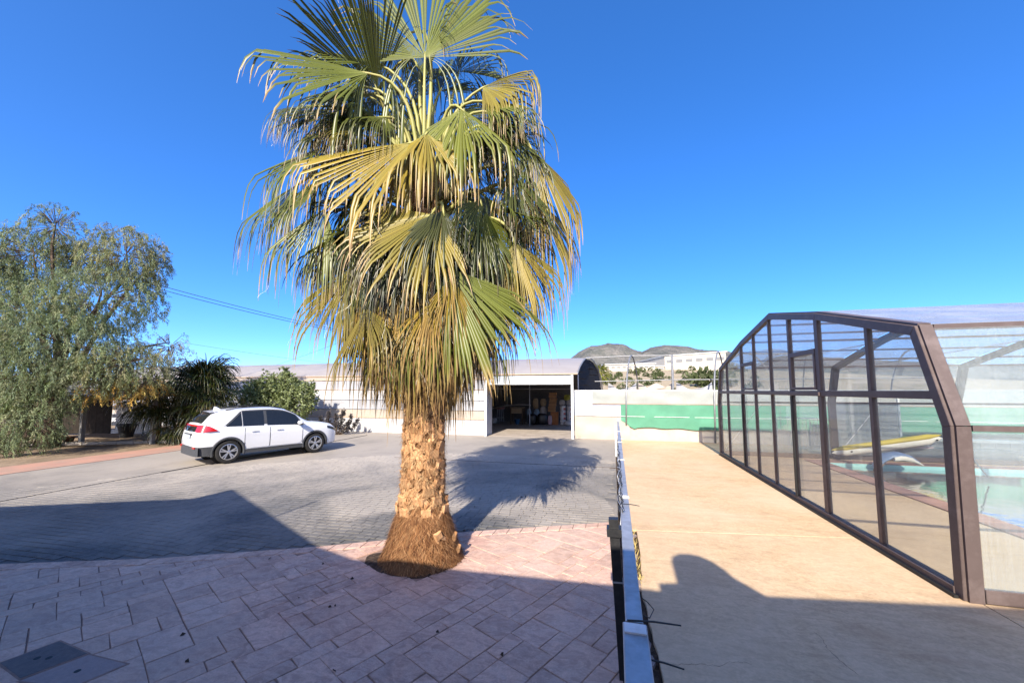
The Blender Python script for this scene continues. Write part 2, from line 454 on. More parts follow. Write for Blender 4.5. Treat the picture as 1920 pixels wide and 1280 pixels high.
# ashlar pattern in a turned grid
ANG = R(-27); mod = .165
ca, sa = math.cos(ANG), math.sin(ANG)
rs = random.Random(11)
NX, NY = 104, 104
occ = [[False] * NY for _ in range(NX)]
sizes = [(2, 2), (3, 2), (2, 1), (1, 2), (2, 3), (3, 2), (2, 2), (4, 2), (3, 3), (2, 3), (3, 2)]
pieces = []
EDGE = .19
slope = (7.08 - 3.43) / (-.09 + 7.75)
for j in range(NY):
    for i in range(NX):
        if occ[i][j]: continue
        opts = sizes[:]; rs.shuffle(opts); opts.append((1, 1))
        for w, h in opts:
            if i + w <= NX and j + h <= NY and all(not occ[i + a][j + b] for a in range(w) for b in range(h)): break
        for a in range(w):
            for b in range(h): occ[i + a][j + b] = True
        x0, y0, x1, y1 = (i - NX / 2) * mod, (j - NY / 2) * mod, (i - NX / 2 + w) * mod, (j - NY / 2 + h) * mod
        J = .0042
        q = [(x0 + J, y0 + J), (x1 - J, y0 + J), (x1 - J, y1 - J), (x0 + J, y1 - J)]
        P = [(-4.0 + ca * x - sa * y, 3.2 + sa * x + ca * y) for x, y in q]
        P = [(x + rs.uniform(-.006, .006), y + rs.uniform(-.006, .006)) for x, y in P]
        P = clip_poly(P, 1, 0, UR - .01)
        for k in range(len(BND) - 1):     # stay on the near side of the border course
            (a0, b0), (a1, b1) = BND[k], BND[k + 1]
            cx = np.mean([p[0] for p in P]) if P else 0
            if a0 - .01 <= cx <= a1 + .01:
                nx, ny = -(b1 - b0), (a1 - a0); l = math.hypot(nx, ny); nx, ny = nx / l, ny / l
                P = clip_poly(P, nx, ny, nx * a0 + ny * b0 - EDGE - .008)
        if area2(P) < .008: continue
        c = np.mean(np.array(P), 0)
        if not vis(c[0], c[1], 150) or in_pit(c[0], c[1], .8) or c[1] > 8: continue
        pieces.append((P, c))
MANH = [[(-4.95, 2.24), (-4.86, 2.56), (-4.40, 2.51), (-4.53, 2.17)], [(-4.50, 2.15), (-4.37, 2.50), (-3.92, 2.50), (-4.02, 2.20)]]
def in_manhole(c):
    return -4.95 < c[0] < -3.98 and 2.2 < c[1] < 2.52
pieces.sort(key=lambda p: (p[1][0] ** 2 + p[1][1] ** 2) / max(area2(p[0]), 1e-6) ** .5)
rest_v = MB()
for k, (P, c) in enumerate(pieces):
    vs, fs = piece_mesh(P, -.02, .008 + rs.uniform(-.001, .001), .0032, (rs.uniform(-.003, .003), rs.uniform(-.003, .003)))
    if k < 300:
        MB().add(vs, fs).build('paver', M['pink'], pink, fix=False)
    else: rest_v.add(vs, fs)
if rest_v.v: tag(rest_v.build('far_pavers', M['pink'], pink, fix=False), kind='stuff')
# border course of narrow setts along the edge of the pink paving
run = 0
for k in range(1, len(BND) - 1):
    (a0, b0), (a1, b1) = BND[k], BND[k + 1]
    if a1 > UR: a1, b1 = UR - .01, bnd(UR - .01)
    l = math.hypot(a1 - a0, b1 - b0); dx, dy = (a1 - a0) / l, (b1 - b0) / l; nx, ny = dy, -dx
    n = max(1, round(l / .21)); st = l / n; sk = .09
    for i in range(n):
        s0, s1 = i * st + .005, (i + 1) * st - .005
        P = [(a0 + dx * s0, b0 + dy * s0), (a0 + dx * s1, b0 + dy * s1), (a0 + dx * (s1 - sk) + nx * EDGE, b0 + dy * (s1 - sk) + ny * EDGE), (a0 + dx * (s0 - sk) + nx * EDGE, b0 + dy * (s0 - sk) + ny * EDGE)]
        P = clip_poly(P, 1, 0, UR - .01)
        if area2(P) < .005 or in_pit(*np.mean(np.array(P), 0), 1.0): continue
        vs, fs = piece_mesh(P, -.02, .011 + rs.uniform(-.001, .001), .005)
        MB().add(vs, fs).build('border_sett', M['pink'], pink, fix=False)

# grey cobbles in gently wavy courses
cob = []
rc = random.Random(5)
ch_, cw_ = .125, .21
row = 0; v = .4
while v < 13.2:
    off = rc.uniform(0, cw_)
    u = -15.6 + off
    while u < UR:
        w = cw_ * rc.uniform(.8, 1.25)
        wob = lambda uu: .03 * math.sin(uu * 1.1 + row * .12) + .012 * math.sin(uu * 3.3 + row * .5)
        J = .0045
        P = [(u + J, v + J + wob(u)), (u + w - J, v + J + wob(u + w)), (u + w - J, v + ch_ - J + wob(u + w)), (u + J, v + ch_ - J + wob(u))]
        c = (u + w / 2, v + ch_ / 2)
        if P[1][0] < UR - .005 and min(p[1] - bnd(p[0]) for p in P) > .004 and vis(*c, 60) and not in_pit(*c, 1.0):
            dd = math.hypot(*c)
            if dd < 14.5: cob.append((P, dd))
        u += w
    v += ch_; row += 1
cob.sort(key=lambda p: p[1])
rest_v = MB()
for k, (P, dd) in enumerate(cob):
    vs, fs = piece_mesh(P, -.012, .0045 + rc.uniform(-.001, .001), .003, (rc.uniform(-.006, .006), rc.uniform(-.006, .006)))
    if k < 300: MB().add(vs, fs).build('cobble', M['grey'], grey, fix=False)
    else: rest_v.add(vs, fs)
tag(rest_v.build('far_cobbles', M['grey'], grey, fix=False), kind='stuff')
# dark expansion joint across the grey yard: two rebated lips with a tarry filler between
MB().box(-12.13, -12.095, 2.0, 17.5, -.02, .0105).build('expansion_joint', M['black_plastic'], grey)
MB().box(-7.2, UR, 11.95, 11.975, -.02, .0095).build('expansion_joint', M['soil'], grey)

# palm pit
pit = [(TREE_PIT[0] + TREE_PIT[2] * math.cos(t) * (1 + .06 * math.sin(5 * t)), TREE_PIT[1] + TREE_PIT[3] * math.sin(t) * (1 + .08 * math.cos(4 * t))) for t in np.linspace(0, 2 * math.pi, 40)[:-1]]
P = MB(); ring = len(pit)
vs = [(x, y, -.001) for x, y in pit] + [(TREE_PIT[0] + (x - TREE_PIT[0]) * .8, TREE_PIT[1] + (y - TREE_PIT[1]) * .8, .016 + random.uniform(0, .008)) for x, y in pit] + [(TREE_PIT[0], TREE_PIT[1], .035)]
fs = [(i, (i + 1) % ring, ring + (i + 1) % ring, ring + i) for i in range(ring)] + [(ring + i, ring + (i + 1) % ring, 2 * ring) for i in range(ring)]
tag(P.add(vs, fs).build('tree_pit', M['soil'], smooth=0), 'dark bare soil in the hole round the palm', 'soil', kind='structure')

# far pink strip and the planting bed to the left
fs_ = MB().box(-17.45, -15.92, 4.0, 18.7, -.15, .006).build('pink_strip', pm('faded_pink', (.44, .24, .17), (.36, .21, .16), 1.5, .85, .2, bump=.3, dirt=(.30, .24, .18), dscale=.9))
tag(fs_, 'faded orange pink paved strip left of the car', 'paving', kind='structure')
bed = MB()
gx = np.linspace(-34, -17.46, 40); gy = np.linspace(3, 19, 36)
bed.grid([[(x, y, -.03 + .05 * math.sin(x * 1.7 + y) * math.cos(y * 1.3) + random.uniform(-.02, .02)) for y in gy] for x in gx])
tag(bed.build('planting_bed', M['dirt'], smooth=0), 'dusty earth bed under the weeping tree', 'ground', kind='structure')

# tan concrete terrace made of poured slabs, and the soil gap beside the fence
ter = thing('concrete_terrace', None, None); tag(ter, 'tan poured concrete terrace right of the fence', 'terrace', kind='structure')
jl = lambda u: 6.83 + .147 * (u - .38)
rt_ = random.Random(3)
ragA = [(.30 + .025 * math.sin(v * 2.3) + rt_.uniform(-.015, .015), v) for v in np.arange(-1.2, 6.7, .16)]
def slab(poly, z=0.0):
    MB().prism([(x, y, -.15) for x, y in poly], (0, 0, .15 + z)).build('concrete_slab', M['concrete'], ter, bevel=.004)
slab([(3.742, -1.2), (3.742, 5.2), (3.742, jl(3.742))] + [ragA[-1][:1] + (jl(.3),)] + ragA[::-1])
slab([(3.742, jl(3.742) + .008), (3.742, 18.78), (.19, 18.78), (.19, jl(.19) + .008)], .0)
slab([(3.757, -1.2), (16, -1.2), (16, 5.15), (3.757, 5.15)], -.001)
slab([(3.757, 5.158), (6.0, 5.158), (6.0, 18.78), (3.757, 18.78)], -.002)
slab([(6.008, 15.0), (18, 15.0), (18, 18.78), (6.008, 18.78)], -.003)
slab([(6.008, 5.158), (18, 5.158), (18, 7.2), (6.008, 7.2)], -.003)
for pl_ in ([(200, 690), (300, 684), (430, 692), (520, 670), (600, 688)], [(900, 530), (940, 560), (965, 610), (1040, 680), (1120, 742)]):
    Q = [at_z(1180 + a / 2.595, 980 + b / 2.595, .0015) for a, b in pl_]; fine = []
    for a, b in zip(Q[:-1], Q[1:]):
        for t in np.linspace(0, 1, 7)[:-1]: fine.append(lerp(a, b, t) + np.array([rt_.uniform(-.008, .008), rt_.uniform(-.012, .012), 0]))
    fine.append(Q[-1]); cm_ = MB(); L_, R_ = [], []
    for i, p in enumerate(fine):
        w_ = rt_.uniform(.0004, .0019) * (1 if 0 < i < len(fine) - 1 else .2); d_ = nrm(fine[min(i + 1, len(fine) - 1)] - fine[max(0, i - 1)]); n_ = np.array([-d_[1], d_[0], 0]); L_.append(p + n_ * w_); R_.append(p - n_ * w_)
    cm_.grid([L_, R_]).build('crack', M['soil'], ter, fix=False)
st = MB(); gy = np.arange(-1.2, 18.7, .12)
st.grid([[(x, y, -.035 + random.uniform(-.018, .018)) for y in gy] for x in (UR - .02, .10, .17, .24, .34)])
tag(st.build('soil_strip', M['soil'], smooth=0), 'strip of dark soil at the foot of the fence', 'soil', kind='structure')
# broken mortar lumps in that strip
rub = random.Random(9)
mb = MB()
for k in range(46):
    v = rub.uniform(3.0, 7.0); u = rub.uniform(.12, .25); s = rub.uniform(.03, .09)
    pts = [(u + s * rub.uniform(.6, 1) * math.cos(a), v + 1.5 * s * rub.uniform(.6, 1) * math.sin(a), -.06) for a in np.linspace(0, 2 * math.pi, 7)[:-1]]
    mb.prism(pts, (rub.uniform(-.01, .01), rub.uniform(-.01, .01), rub.uniform(.03, .06)))
tag(mb.build('mortar_rubble', pm('mortar', (.30, .24, .22), (.20, .16, .15), 12, .9, .1, bump=.6)), 'broken mortar lumps lying in the soil strip', 'rubble', kind='stuff')

# two inspection covers
for k, (Q, lab, c1, c2) in enumerate(zip(MANH, ('dark iron inspection cover at the lower left of the pink paving', 'pale stone-filled inspection cover beside the dark iron cover'), ((.15, .12, .11), (.34, .25, .22)), ((.11, .09, .085), (.28, .21, .19)))):
    c = np.mean(np.array(Q), 0)
    t = thing('inspection_cover', lab, 'cover', (c[0], c[1], 0))
    m_ = pm('cover_%d' % k, c1, c2, 25, .6, .4, metal=.2 if k == 0 else 0, bump=.5, bscale=90)
    vs, fs = piece_mesh(Q, -.05, .013, .006); MB().add(vs, fs).build('lid', m_, t)
    Q2 = [tuple(c + (np.array(p) - c) * 1.06) for p in Q]
    MB().prism([(x, y, -.05) for x, y in Q2], (0, 0, .0605)).build('frame', M['pink_joint'], t)
    for dx in ((-.045, .045) if k == 0 else (0,)):
        MB().lathe([(.022, .0125), (.022, .0145), (.012, .0145)], (c[0] + dx, c[1] + dx * .3, 0), 10).build('lifting_hole', M['black_plastic'], t)
# ------------------------------------------------------------------ the house behind the camera (it casts the long shadow)
ho = thing('house', 'rendered house behind the viewer with a gabled wing and a round topped chimney', 'house', (-4, -4, 0))
FR = -0.6
TOP = [(-17, 2.1), (-11.57, 3.66), (-8.58, 4.54), (-8.53, 4.58), (-8.46, 5.09), (-4.15, 3.60), (-3.38, 3.45), (-.04, 3.55), (.45, 3.55), (4.1, 3.92), (6, 4.1), (12, 3.5)]
M['render_wall'] = pm('render_wall', (.74, .69, .60), (.70, .64, .55), 2, .85, .2, bump=.2)
M['roof_tile'] = pm('roof_tile', (.36, .17, .10), (.26, .12, .08), 4, .8, .2, bump=.4)
MB().prism([(u, FR - .9, 0) for u in (-17, 12)][::-1] + [(u, FR - .9, z - .22) for u, z in TOP], (0, -8, 0)).build('wall', M['render_wall'], ho)
MB().prism([(u, FR, z - .2) for u, z in TOP][::-1] + [(u, FR, z) for u, z in TOP], (0, -9.4, 0)).build('roof', M['roof_tile'], ho)
CH = [(.47, 3.4), (.47, 3.68), (.68, 3.72), (.70, 4.12), (.74, 4.23), (.84, 4.30), (.97, 4.32), (1.10, 4.29), (1.22, 4.20), (1.32, 4.05), (1.36, 3.93), (1.58, 3.68), (1.58, 3.4)]
MB().prism([(u, FR - .02, z) for u, z in CH], (0, -.5, 0)).build('chimney', M['render_wall'], ho)
MB().tube([(-5.91, FR - .05, 4.1), (-5.91, FR - .05, 4.93)], .02).build('vent_pipe', M['galv'], ho)

# ------------------------------------------------------------------ fence between yard and terrace
fe = thing('boundary_fence', 'low galvanised mesh fence with a flat grey top rail between yard and terrace', 'fence', (.08, 9, 0))
def fu(v): return .085 + .006 * (v - 2)
for v in (2.35, 5.0, 7.6, 10.2, 12.8, 15.2, 17.2):
    MB().box(fu(v) - .025, fu(v) + .025, v - .025, v + .025, -.1, .985 if v < 17 else 1.1).build('post', M['galv'], fe)
for v0, v1, w, z in ((.7, 2.30, .062, 1.0), (2.34, 4.98, .047, .985), (5.02, 7.58, .045, .985), (7.62, 10.18, .043, .98), (10.22, 12.78, .043, .98), (12.82, 17.2, .04, .975)):
    mb = MB()
    P = [(-w, 0), (-w, -.035), (w, -.035), (w, 0), (w - .006, .004), (-w + .006, .004)]
    mb.prism([(fu(v0) + a, v0, z + b) for a, b in P], (fu(v1) - fu(v0), v1 - v0, 0))
    mb.build('top_rail', M['galv'], fe)
    mb = MB()
    for zz in (.08, .36, .64, .9): mb.bar((fu(v0), v0, zz), (fu(v1), v1, zz), .006, .006)
    n = int((v1 - v0) / .1)
    for i in range(n + 1):
        v = lerp(v0, v1, i / n); mb.bar((fu(v), v, .04), (fu(v), v, .95), .004, .004)
    mb.build('mesh_panel', M['galv'], fe)
    MB().box(fu(v1) - .055, fu(v1) + .055, v1 - .10, v1 - .015, z + .004, z + .012).build('rail_clip', M['white_paint'], fe)

b0, t0 = at_z(1171, 1272), np.array(at_v(1150, 971, float(at_z(1171, 1272)[1])))
po = thing('gate_post', 'black square post with a collar standing left of the fence rail', 'post', tuple(b0))
ax = nrm(t0 - b0)
MB().bar(b0 - ax * .1, t0, .075, .075, up=(0, 1, 0)).build('shaft', M['black_paint'], po)
L_ = np.linalg.norm(t0 - b0)
MB().bar(b0 + ax * (L_ - .13), b0 + ax * (L_ - .07), .115, .115, up=(0, 1, 0)).build('collar', M['black_paint'], po)
MB().bar(b0 + ax * (L_ * .60), b0 + ax * (L_ * .60 + .012), .082, .082, up=(0, 1, 0)).build('wire_ring', M['galv'], po)
MB().tube([b0 + ax * L_ * .34 + np.array([.04, -.02, 0]), b0 + ax * L_ * .34 + np.array([.075, -.03, .0])], .035, 12).build('hinge', M['black_paint'], po)

def rod(p, q, lab):
    p, q = np.array(p), np.array(q); m = (p + q) / 2 + np.array([0, 0, .006])
    o = MB().tube([p, m, q], [.005, .005, .004], 6).build('tie_rod', M['wire'])
    tag(o, lab, 'rod', 'thin rods sticking out of the fence')
rod(at_z(1176, 1162, 1.0), at_z(1277, 1172, .99), 'long thin black rod sticking out from the fence rail clip')
rod(at_z(1205, 1233, .80), at_z(1283, 1254, .78), 'lowest thin black rod sticking out of the fence near the bottom edge')
rod(at_z(1168, 944, 1.0), at_z(1199, 948, .98), 'short thin black rod poking from the sunlit fence rail')
# wire loop and old cables tangled on the rail
loop = [at_z(1200, 1150, .6), at_z(1218, 1158, .55), at_z(1226, 1142, .55), at_z(1214, 1128, .6), at_z(1203, 1120, .7)]
tag(MB().tube(loop, .004, 6).build('wire_loop', M['wire']), 'bent wire loop hanging off the fence above the soil', 'wire')
rv = random.Random(4)
for k in range(5):
    pts = []
    for v in np.arange(4.3, 9.5 - k * .5, .22):
        pts.append((fu(v) - .045 + rv.uniform(-.03, .035), v, .99 + .05 * abs(math.sin(v * 2 + k)) * rv.uniform(.3, 1) - (.25 if rv.random() < .08 else 0)))
    o = MB().tube(pts, .007 if k < 2 else .004, 6).build('cable', M['wire'] if k % 2 == 0 else M['galv'])
    tag(o, ['thick black cable draped along the fence rail', 'thick grey cable draped along the fence rail', 'thin black cable tangled on the fence rail', 'thin pale wire tangled on the fence rail', 'shortest black wire twisted round the fence rail'][k], 'cable', 'cables tangled on the fence')
# far end: white tube and red tap on the fence
fp = thing('standpipe', 'white standpipe with a red handled tap at the far end of the fence', 'standpipe', (.1, 14.3, 0))
MB().tube([(.07, 14.3, -.05), (.06, 14.3, 1.05)], .04, 10).build('pipe', M['white_paint'], fp)
MB().tube([(.07, 14.3, .62), (.30, 14.25, .56)], .02, 8).build('spout', M['galv'], fp)
MB().bar((.12, 14.3, .72), (.24, 14.26, .64), .03, .03).build('handle', pm('tap_red', (.45, .05, .03), None, 5, .5), fp)
# dry weeds at the fence foot
V, F = [], []
for k in range(500):
    v = 4.95 + rv.random() ** 1.0 * 2.0; u = .20 + rv.uniform(-.05, .09)
    a = rv.uniform(0, 6.28); l = rv.uniform(.03, .12); w = .004
    p = np.array([u, v, -.03]); q = p + np.array([math.cos(a) * l * .6, math.sin(a) * l * .6, l * .6]); s = np.array([-math.sin(a), math.cos(a), 0]) * w
    b = len(V); V += [p - s, p + s, q + s * .3, q - s * .3]; F.append((b, b + 1, b + 2, b + 3))
o = np_mesh('dry_weeds', V, F, M['dry'], col=np.array([.50, .38, .14]))
tag(o, 'straw yellow dry weeds in the soil gap by the fence', 'weeds', kind='stuff')
# ------------------------------------------------------------------ glazed pool enclosure
EU = 3.6
PROF = [(5.45, 0.0), (5.42, 1.86), (5.82, 3.04), (8.2, 3.66), (10.4, 4.06), (12.6, 3.66), (14.98, 3.04), (15.38, 1.86), (15.35, 0.0)]
en = thing('pool_enclosure', 'brown framed glazed pool enclosure with a polygonal arched roof', 'enclosure', (10, 10.4, 0))
BM_ = M['brown_metal']
def offset_prof(d):
    n = len(PROF); out = []
    for i in range(n):
        p = np.array(PROF[i])
        ds = []
        if i > 0: ds.append(nrm(p - np.array(PROF[i - 1])))
        if i < n - 1: ds.append(nrm(np.array(PROF[i + 1]) - p))
        ns = [np.array([d_[1], -d_[0]]) for d_ in ds]
        k = nrm(sum(ns)); out.append(tuple(p + k * d / max(.5, k @ ns[0])))
    return out
def arch(u0, u1, width, name):
    inner = offset_prof(width)
    for i in range(len(PROF) - 1):
        a, b, c, d = PROF[i], PROF[i + 1], inner[i + 1], inner[i]
        nm = name if 0 < i < len(PROF) - 2 else 'arch_post'
        MB().prism([(u0, *a), (u0, *b), (u0, *c), (u0, *d)], (u1 - u0, 0, 0)).build(nm, BM_, en, bevel=.006)
arch(EU, EU + .10, .125, 'gable_rafter')
# outer flange that catches the sun on the long side
for i in range(len(PROF) - 1):
    a, b = np.array(PROF[i]), np.array(PROF[i + 1]); d = nrm(b - a); n_ = np.array([-d[1], d[0]])
    q = [a + n_ * .004, b + n_ * .004, b + n_ * .03, a + n_ * .03]
    MB().prism([(EU + .03, *p) for p in q], (.13, 0, 0)).build('flange', BM_, en)
ARCH_U = [6.95, 10.28, 13.6, 16.9]
for u in ARCH_U: arch(u, u + .19, .13, 'arch_rafter')
# gable mullions and rails
def roof_z(v, inset=.125):
    P = offset_prof(inset)[1:-1]; return float(np.interp(v, [p[0] for p in P], [p[1] for p in P]))
ZR = 2.2
MUL = [(14.2, .045), (12.66, .085), (11.6, .05), (10.49, .05), (9.42, .085), (8.25, .125), (6.81, .075)]
for v, w in MUL:
    lo = .095
    MB().box(EU + .015, EU + .085, v - w / 2, v + w / 2, lo, ZR - .048).build('mullion', BM_, en, bevel=.004)
    MB().box(EU + .015, EU + .085, v - w / 2, v + w / 2, ZR + .048, roof_z(v) + .03).build('mullion', BM_, en, bevel=.004)
MB().box(EU + .01, EU + .09, 5.56, 15.24, ZR - .05, ZR + .05).build('mid_rail', BM_, en, bevel=.005)
MB().box(EU - .02, EU + .012, 8.20, 12.72, ZR - .045, ZR + .025).build('sliding_track', BM_, en, bevel=.004)
MB().box(EU - .01, EU + .11, 5.56, 15.24, .008, .105).build('bottom_rail', BM_, en, bevel=.006)
MB().box(EU - .05, EU - .012, 5.5, 15.3, .003, .035).build('floor_track', M['black_plastic'], en)
# sliding door stiles (dark edge seals)
for v in (9.36, 12.60): MB().box(EU - .015, EU + .013, v - .035, v + .035, .11, ZR - .06).build('door_stile', M['black_plastic'], en)
# opening hoppers
HOP = [(8.33, 9.37, 2.98), (11.63, 12.61, 2.98)]
for a, b, z in HOP:
    MB().box(EU + .005, EU + .095, a - .005, b + .005, z - .045, z + .045).build('hopper_rail', BM_, en, bevel=.004)
    for v in (a + .03, b - .03): MB().box(EU + .003, EU + .07, v - .03, v + .03, ZR + .065, z - .047).build('hopper_stile', BM_, en, bevel=.004)
    MB().box(EU - .004, EU + .06, a + .06, b - .06, ZR + .065, ZR + .115).build('hopper_sill', BM_, en, bevel=.004)
# gable panes
inn = offset_prof(.11)
def pane(cell, u=EU + .05):
    P = [p for p in inn]
    v0, v1, z0, z1 = cell
    P = clip_poly(P, -1, 0, -v0); P = clip_poly(P, 1, 0, v1); P = clip_poly(P, 0, -1, -z0); P = clip_poly(P, 0, 1, z1)
    if area2(P) > .01: MB().prism([(u, *p) for p in P], (.008, 0, 0)).build('glass_pane', M['glass'], en)
ed = [15.6] + [m[0] for m in MUL] + [5.2]
for a, b in zip(ed[1:], ed[:-1]):
    pane((a, b, .08, ZR)); 
    hz = [h for h in HOP if abs((h[0] + h[1]) / 2 - (a + b) / 2) < .3]
    if hz: pane((a, b, ZR, 2.98)); pane((a, b, 2.98, 5))
    else: pane((a, b, ZR, 5))
# longitudinal rails
us = [EU + .17] + ARCH_U
NODE = {1: .07, 2: .07, 3: .05, 4: .07, 5: .05, 6: .07, 7: .07}
for k in range(len(us) - 1):
    ua, ub = us[k] + (.19 if k else .0), us[k + 1]
    for i, w in NODE.items():
        p = np.array(PROF[i]); MB().bar((ua, p[0], p[1] - .02), (ub, p[0], p[1] - .02), w, .06).build('eaves_rail' if i in (1, 2, 6, 7) else 'purlin', BM_, en)
    for i in range(2, 6):
        for t in (.33, .67):
            p = np.array(PROF[i]) * (1 - t) + np.array(PROF[i + 1]) * t
            MB().bar((ua, p[0], p[1] - .035), (ub, p[0], p[1] - .035), .035, .045).build('purlin', BM_, en)
    for vv in (5.45, 15.36):
        MB().box(ua, ub, vv - .035, vv + .03, .008, .15).build('base_rail', BM_, en, bevel=.006)
    for i in range(len(PROF) - 1):
        a, b = np.array(PROF[i]), np.array(PROF[i + 1])
        if i in (0, len(PROF) - 2): a, b = (np.array([a[0], max(a[1], .13)]), np.array([b[0], max(b[1], .13)]))
        d = nrm(b - a); n_ = np.array([-d[1], d[0]])
        q = [a + d * .02 + n_ * .012, b - d * .02 + n_ * .012, b - d * .02 + n_ * .02, a + d * .02 + n_ * .02]
        side = i in (0, 1, 6, 7)
        MB().prism([(ua + .003, *p) for p in q], (ub - ua - .006, 0, 0)).build('side_panel' if side else 'roof_panel', M['ribbed'] if side else M['roofpoly'], en)
    # wind braces
    if k < 2:
        MB().tube([(ua, 15.2, 2.9), (ub, 12.7, 3.55)], .014, 6).build('brace', M['galv'], en)
        MB().tube([(ua, 15.25, .2), (ua + 1.2, 15.3, 1.8)], .012, 6).build('brace', M['galv'], en)

# ------------------------------------------------------------------ pool
PU0, PU1, PV0, PV1 = 6.45, 16.5, 7.65, 14.55
M['pool_tile'] = pm('pool_tile', (.36, .72, .66), (.44, .78, .72), 9, .35, .5, bump=.1)
M['coping'] = pm('coping', (.44, .25, .19), (.36, .20, .155), 5, .75, .25, bump=.3, rand=.12)
po_ = thing('swimming_pool', 'turquoise swimming pool with terracotta coping under the enclosure', 'pool', (11, 11, 0))
mb = MB()
mb.add([(PU0, PV0, -1.3), (PU1, PV0, -1.3), (PU1, PV1, -1.3), (PU0, PV1, -1.3), (PU0, PV0, -.001), (PU1, PV0, -.001), (PU1, PV1, -.001), (PU0, PV1, -.001)], [(0, 1, 2, 3), (0, 4, 5, 1), (1, 5, 6, 2), (2, 6, 7, 3), (3, 7, 4, 0)])
mb.build('basin', M['pool_tile'], po_, fix=False)
cw = .44
def cop(x0, x1, y0, y1): MB().box(x0 + .003, x1 - .003, y0 + .003, y1 - .003, -.03, .022).build('coping_tile', M['coping'], po_, bevel=.006)
n = 16
for i in range(n):
    a, b = lerp(PV0 - cw, PV1 + cw, i / n), lerp(PV0 - cw, PV1 + cw, (i + 1) / n); cop(PU0 - cw, PU0, a, b)
n = 22
for i in range(n):
    a, b = lerp(PU0, PU1, i / n), lerp(PU0, PU1, (i + 1) / n); cop(a, b, PV1, PV1 + cw); cop(a, b, PV0 - cw, PV0)
m, nt, N, L, out = _new('pool_water')
tr = N.new('ShaderNodeBsdfTransparent'); tr.inputs['Color'].default_value = (.62, .93, .90, 1)
gl = N.new('ShaderNodeBsdfGlossy'); gl.inputs['Roughness'].default_value = .06
fr = N.new('ShaderNodeFresnel'); fr.inputs['IOR'].default_value = 1.33
bp = _bump(nt, _noise(nt, _coord(nt), 3.0, 3, .5), .25, .03); L.new(bp, gl.inputs['Normal']); L.new(bp, fr.inputs['Normal'])
mx = N.new('ShaderNodeMixShader'); L.new(fr.outputs[0], mx.inputs[0]); L.new(tr.outputs[0], mx.inputs[1]); L.new(gl.outputs[0], mx.inputs[2]); L.new(mx.outputs[0], out.inputs['Surface'])
wt = sheet('water', [(PU0, PV0), (PU1, PV0), (PU1, PV1), (PU0, PV1)], -.10, m)
tag(wt, 'calm turquoise water filling the pool', 'water', kind='structure')

# ------------------------------------------------------------------ things round the pool
def ellip(mb, c, r, axes=None, n=12, m=8):
    c = np.array(c, float); A = np.eye(3) if axes is None else np.array(axes, float)
    g = [[c + A.T @ (np.array([r[0] * math.cos(t) * math.cos(p), r[1] * math.sin(t) * math.cos(p), r[2] * math.sin(p)])) for t in np.linspace(0, 2 * math.pi, n + 1)] for p in np.linspace(-math.pi / 2, math.pi / 2, m + 1)]
    return mb.grid(g)
VF = 15.05
A_, B_ = at_v(1560, 850, VF), at_v(1768, 822, VF)
d_ = nrm(B_ - A_); up_ = nrm(np.cross(d_, (0, -1, 0))); up_ = up_ if up_[2] > 0 else -up_
bo = thing('paddle_board', 'long yellow and white inflatable board lying slanted behind the pool', 'board', tuple(A_ * np.array([1, 1, 0])))
L_ = np.linalg.norm(B_ - A_)
yel = pm('board_yellow', (.55, .43, .06), (.50, .38, .05), 3, .45, .4); whi = pm('board_white', (.78, .74, .62), (.70, .66, .55), 3, .45, .4)
def capsule(mb, off, hh, th):
    g = []
    for i in range(25):
        s = i / 24; e = min(1, (s * (1 - s) * 4) ** .5 * 1.25) if 0 < s < 1 else .02
        if .12 < s < .88: e = 1
        g.append([A_ + d_ * L_ * s + up_ * (off + hh * e * math.sin(t)) + np.array([0, 1, 0]) * th * e * math.cos(t) for t in np.linspace(0, 2 * math.pi, 13)])
    mb.grid(g)
mb = MB(); capsule(mb, .02, .15, .085); mb.build('hull', whi, bo, smooth=0)
mb = MB(); capsule(mb, .115, .085, .11); mb.build('deck_pad', yel, bo, smooth=0)
for s in (.17, .93):
    p = A_ + d_ * L_ * s + np.array([0, -.09, 0])
    MB().tube([p, p + np.array([0, -.012, 0])], .028, 10).build('valve', M['black_plastic'], bo)
# stand under it: grey storage chest with boards and a lime toy on top
q0, q1 = at_v(1690, 838, 15.6), at_v(1900, 850, 15.6)
ch = thing('storage_chest', 'low dark grey chest behind the pool carrying two flat boards', 'chest', (q0[0], 15.7, 0))
gd = pm('chest_grey', (.13, .13, .14), (.09, .09, .10), 4, .6, .3)
MB().box(q0[0], q1[0], 15.45, 15.95, 0, .36).build('body', gd, ch, bevel=.012)
MB().box(q0[0] - .02, q1[0] + .02, 15.43, 15.97, .362, .41).build('lid', gd, ch, bevel=.012)
for lab, (xa, ya), (xb, yb), c, z, n_ in (('white flat swim board, upper of the two on the chest', (1677, 840), (1740, 838), (.80, .78, .70), .52, 'swim_board'), ('pale pink flat swim board under the white one', (1665, 847), (1752, 847), (.72, .45, .42), .45, 'swim_board')):
    a, b = at_v(xa, ya, 15.55), at_v(xb, yb, 15.55); mb = MB(); pts = []
    n = 20
    for i in range(n):
        t = 2 * math.pi * i / n
        pts.append(((a[0] + b[0]) / 2 + (b[0] - a[0]) / 2 * math.copysign(abs(math.cos(t)) ** .6, math.cos(t)), 15.62 + .22 * math.copysign(abs(math.sin(t)) ** .7, math.sin(t)), z - .03))
    tag(mb.prism(pts, (0, 0, .05)).build(n_, pm('b_' + lab[:5], c, None, 3, .5), bevel=.008), lab, 'board', 'boards on the chest')
c = at_v(1700, 832, 15.5)
to = thing('turtle_float', 'small lime green inflatable float beside the yellow board end', 'float', (c[0], 15.5, .5))
lime = pm('lime', (.30, .62, .03), (.25, .52, .03), 5, .4, .4)
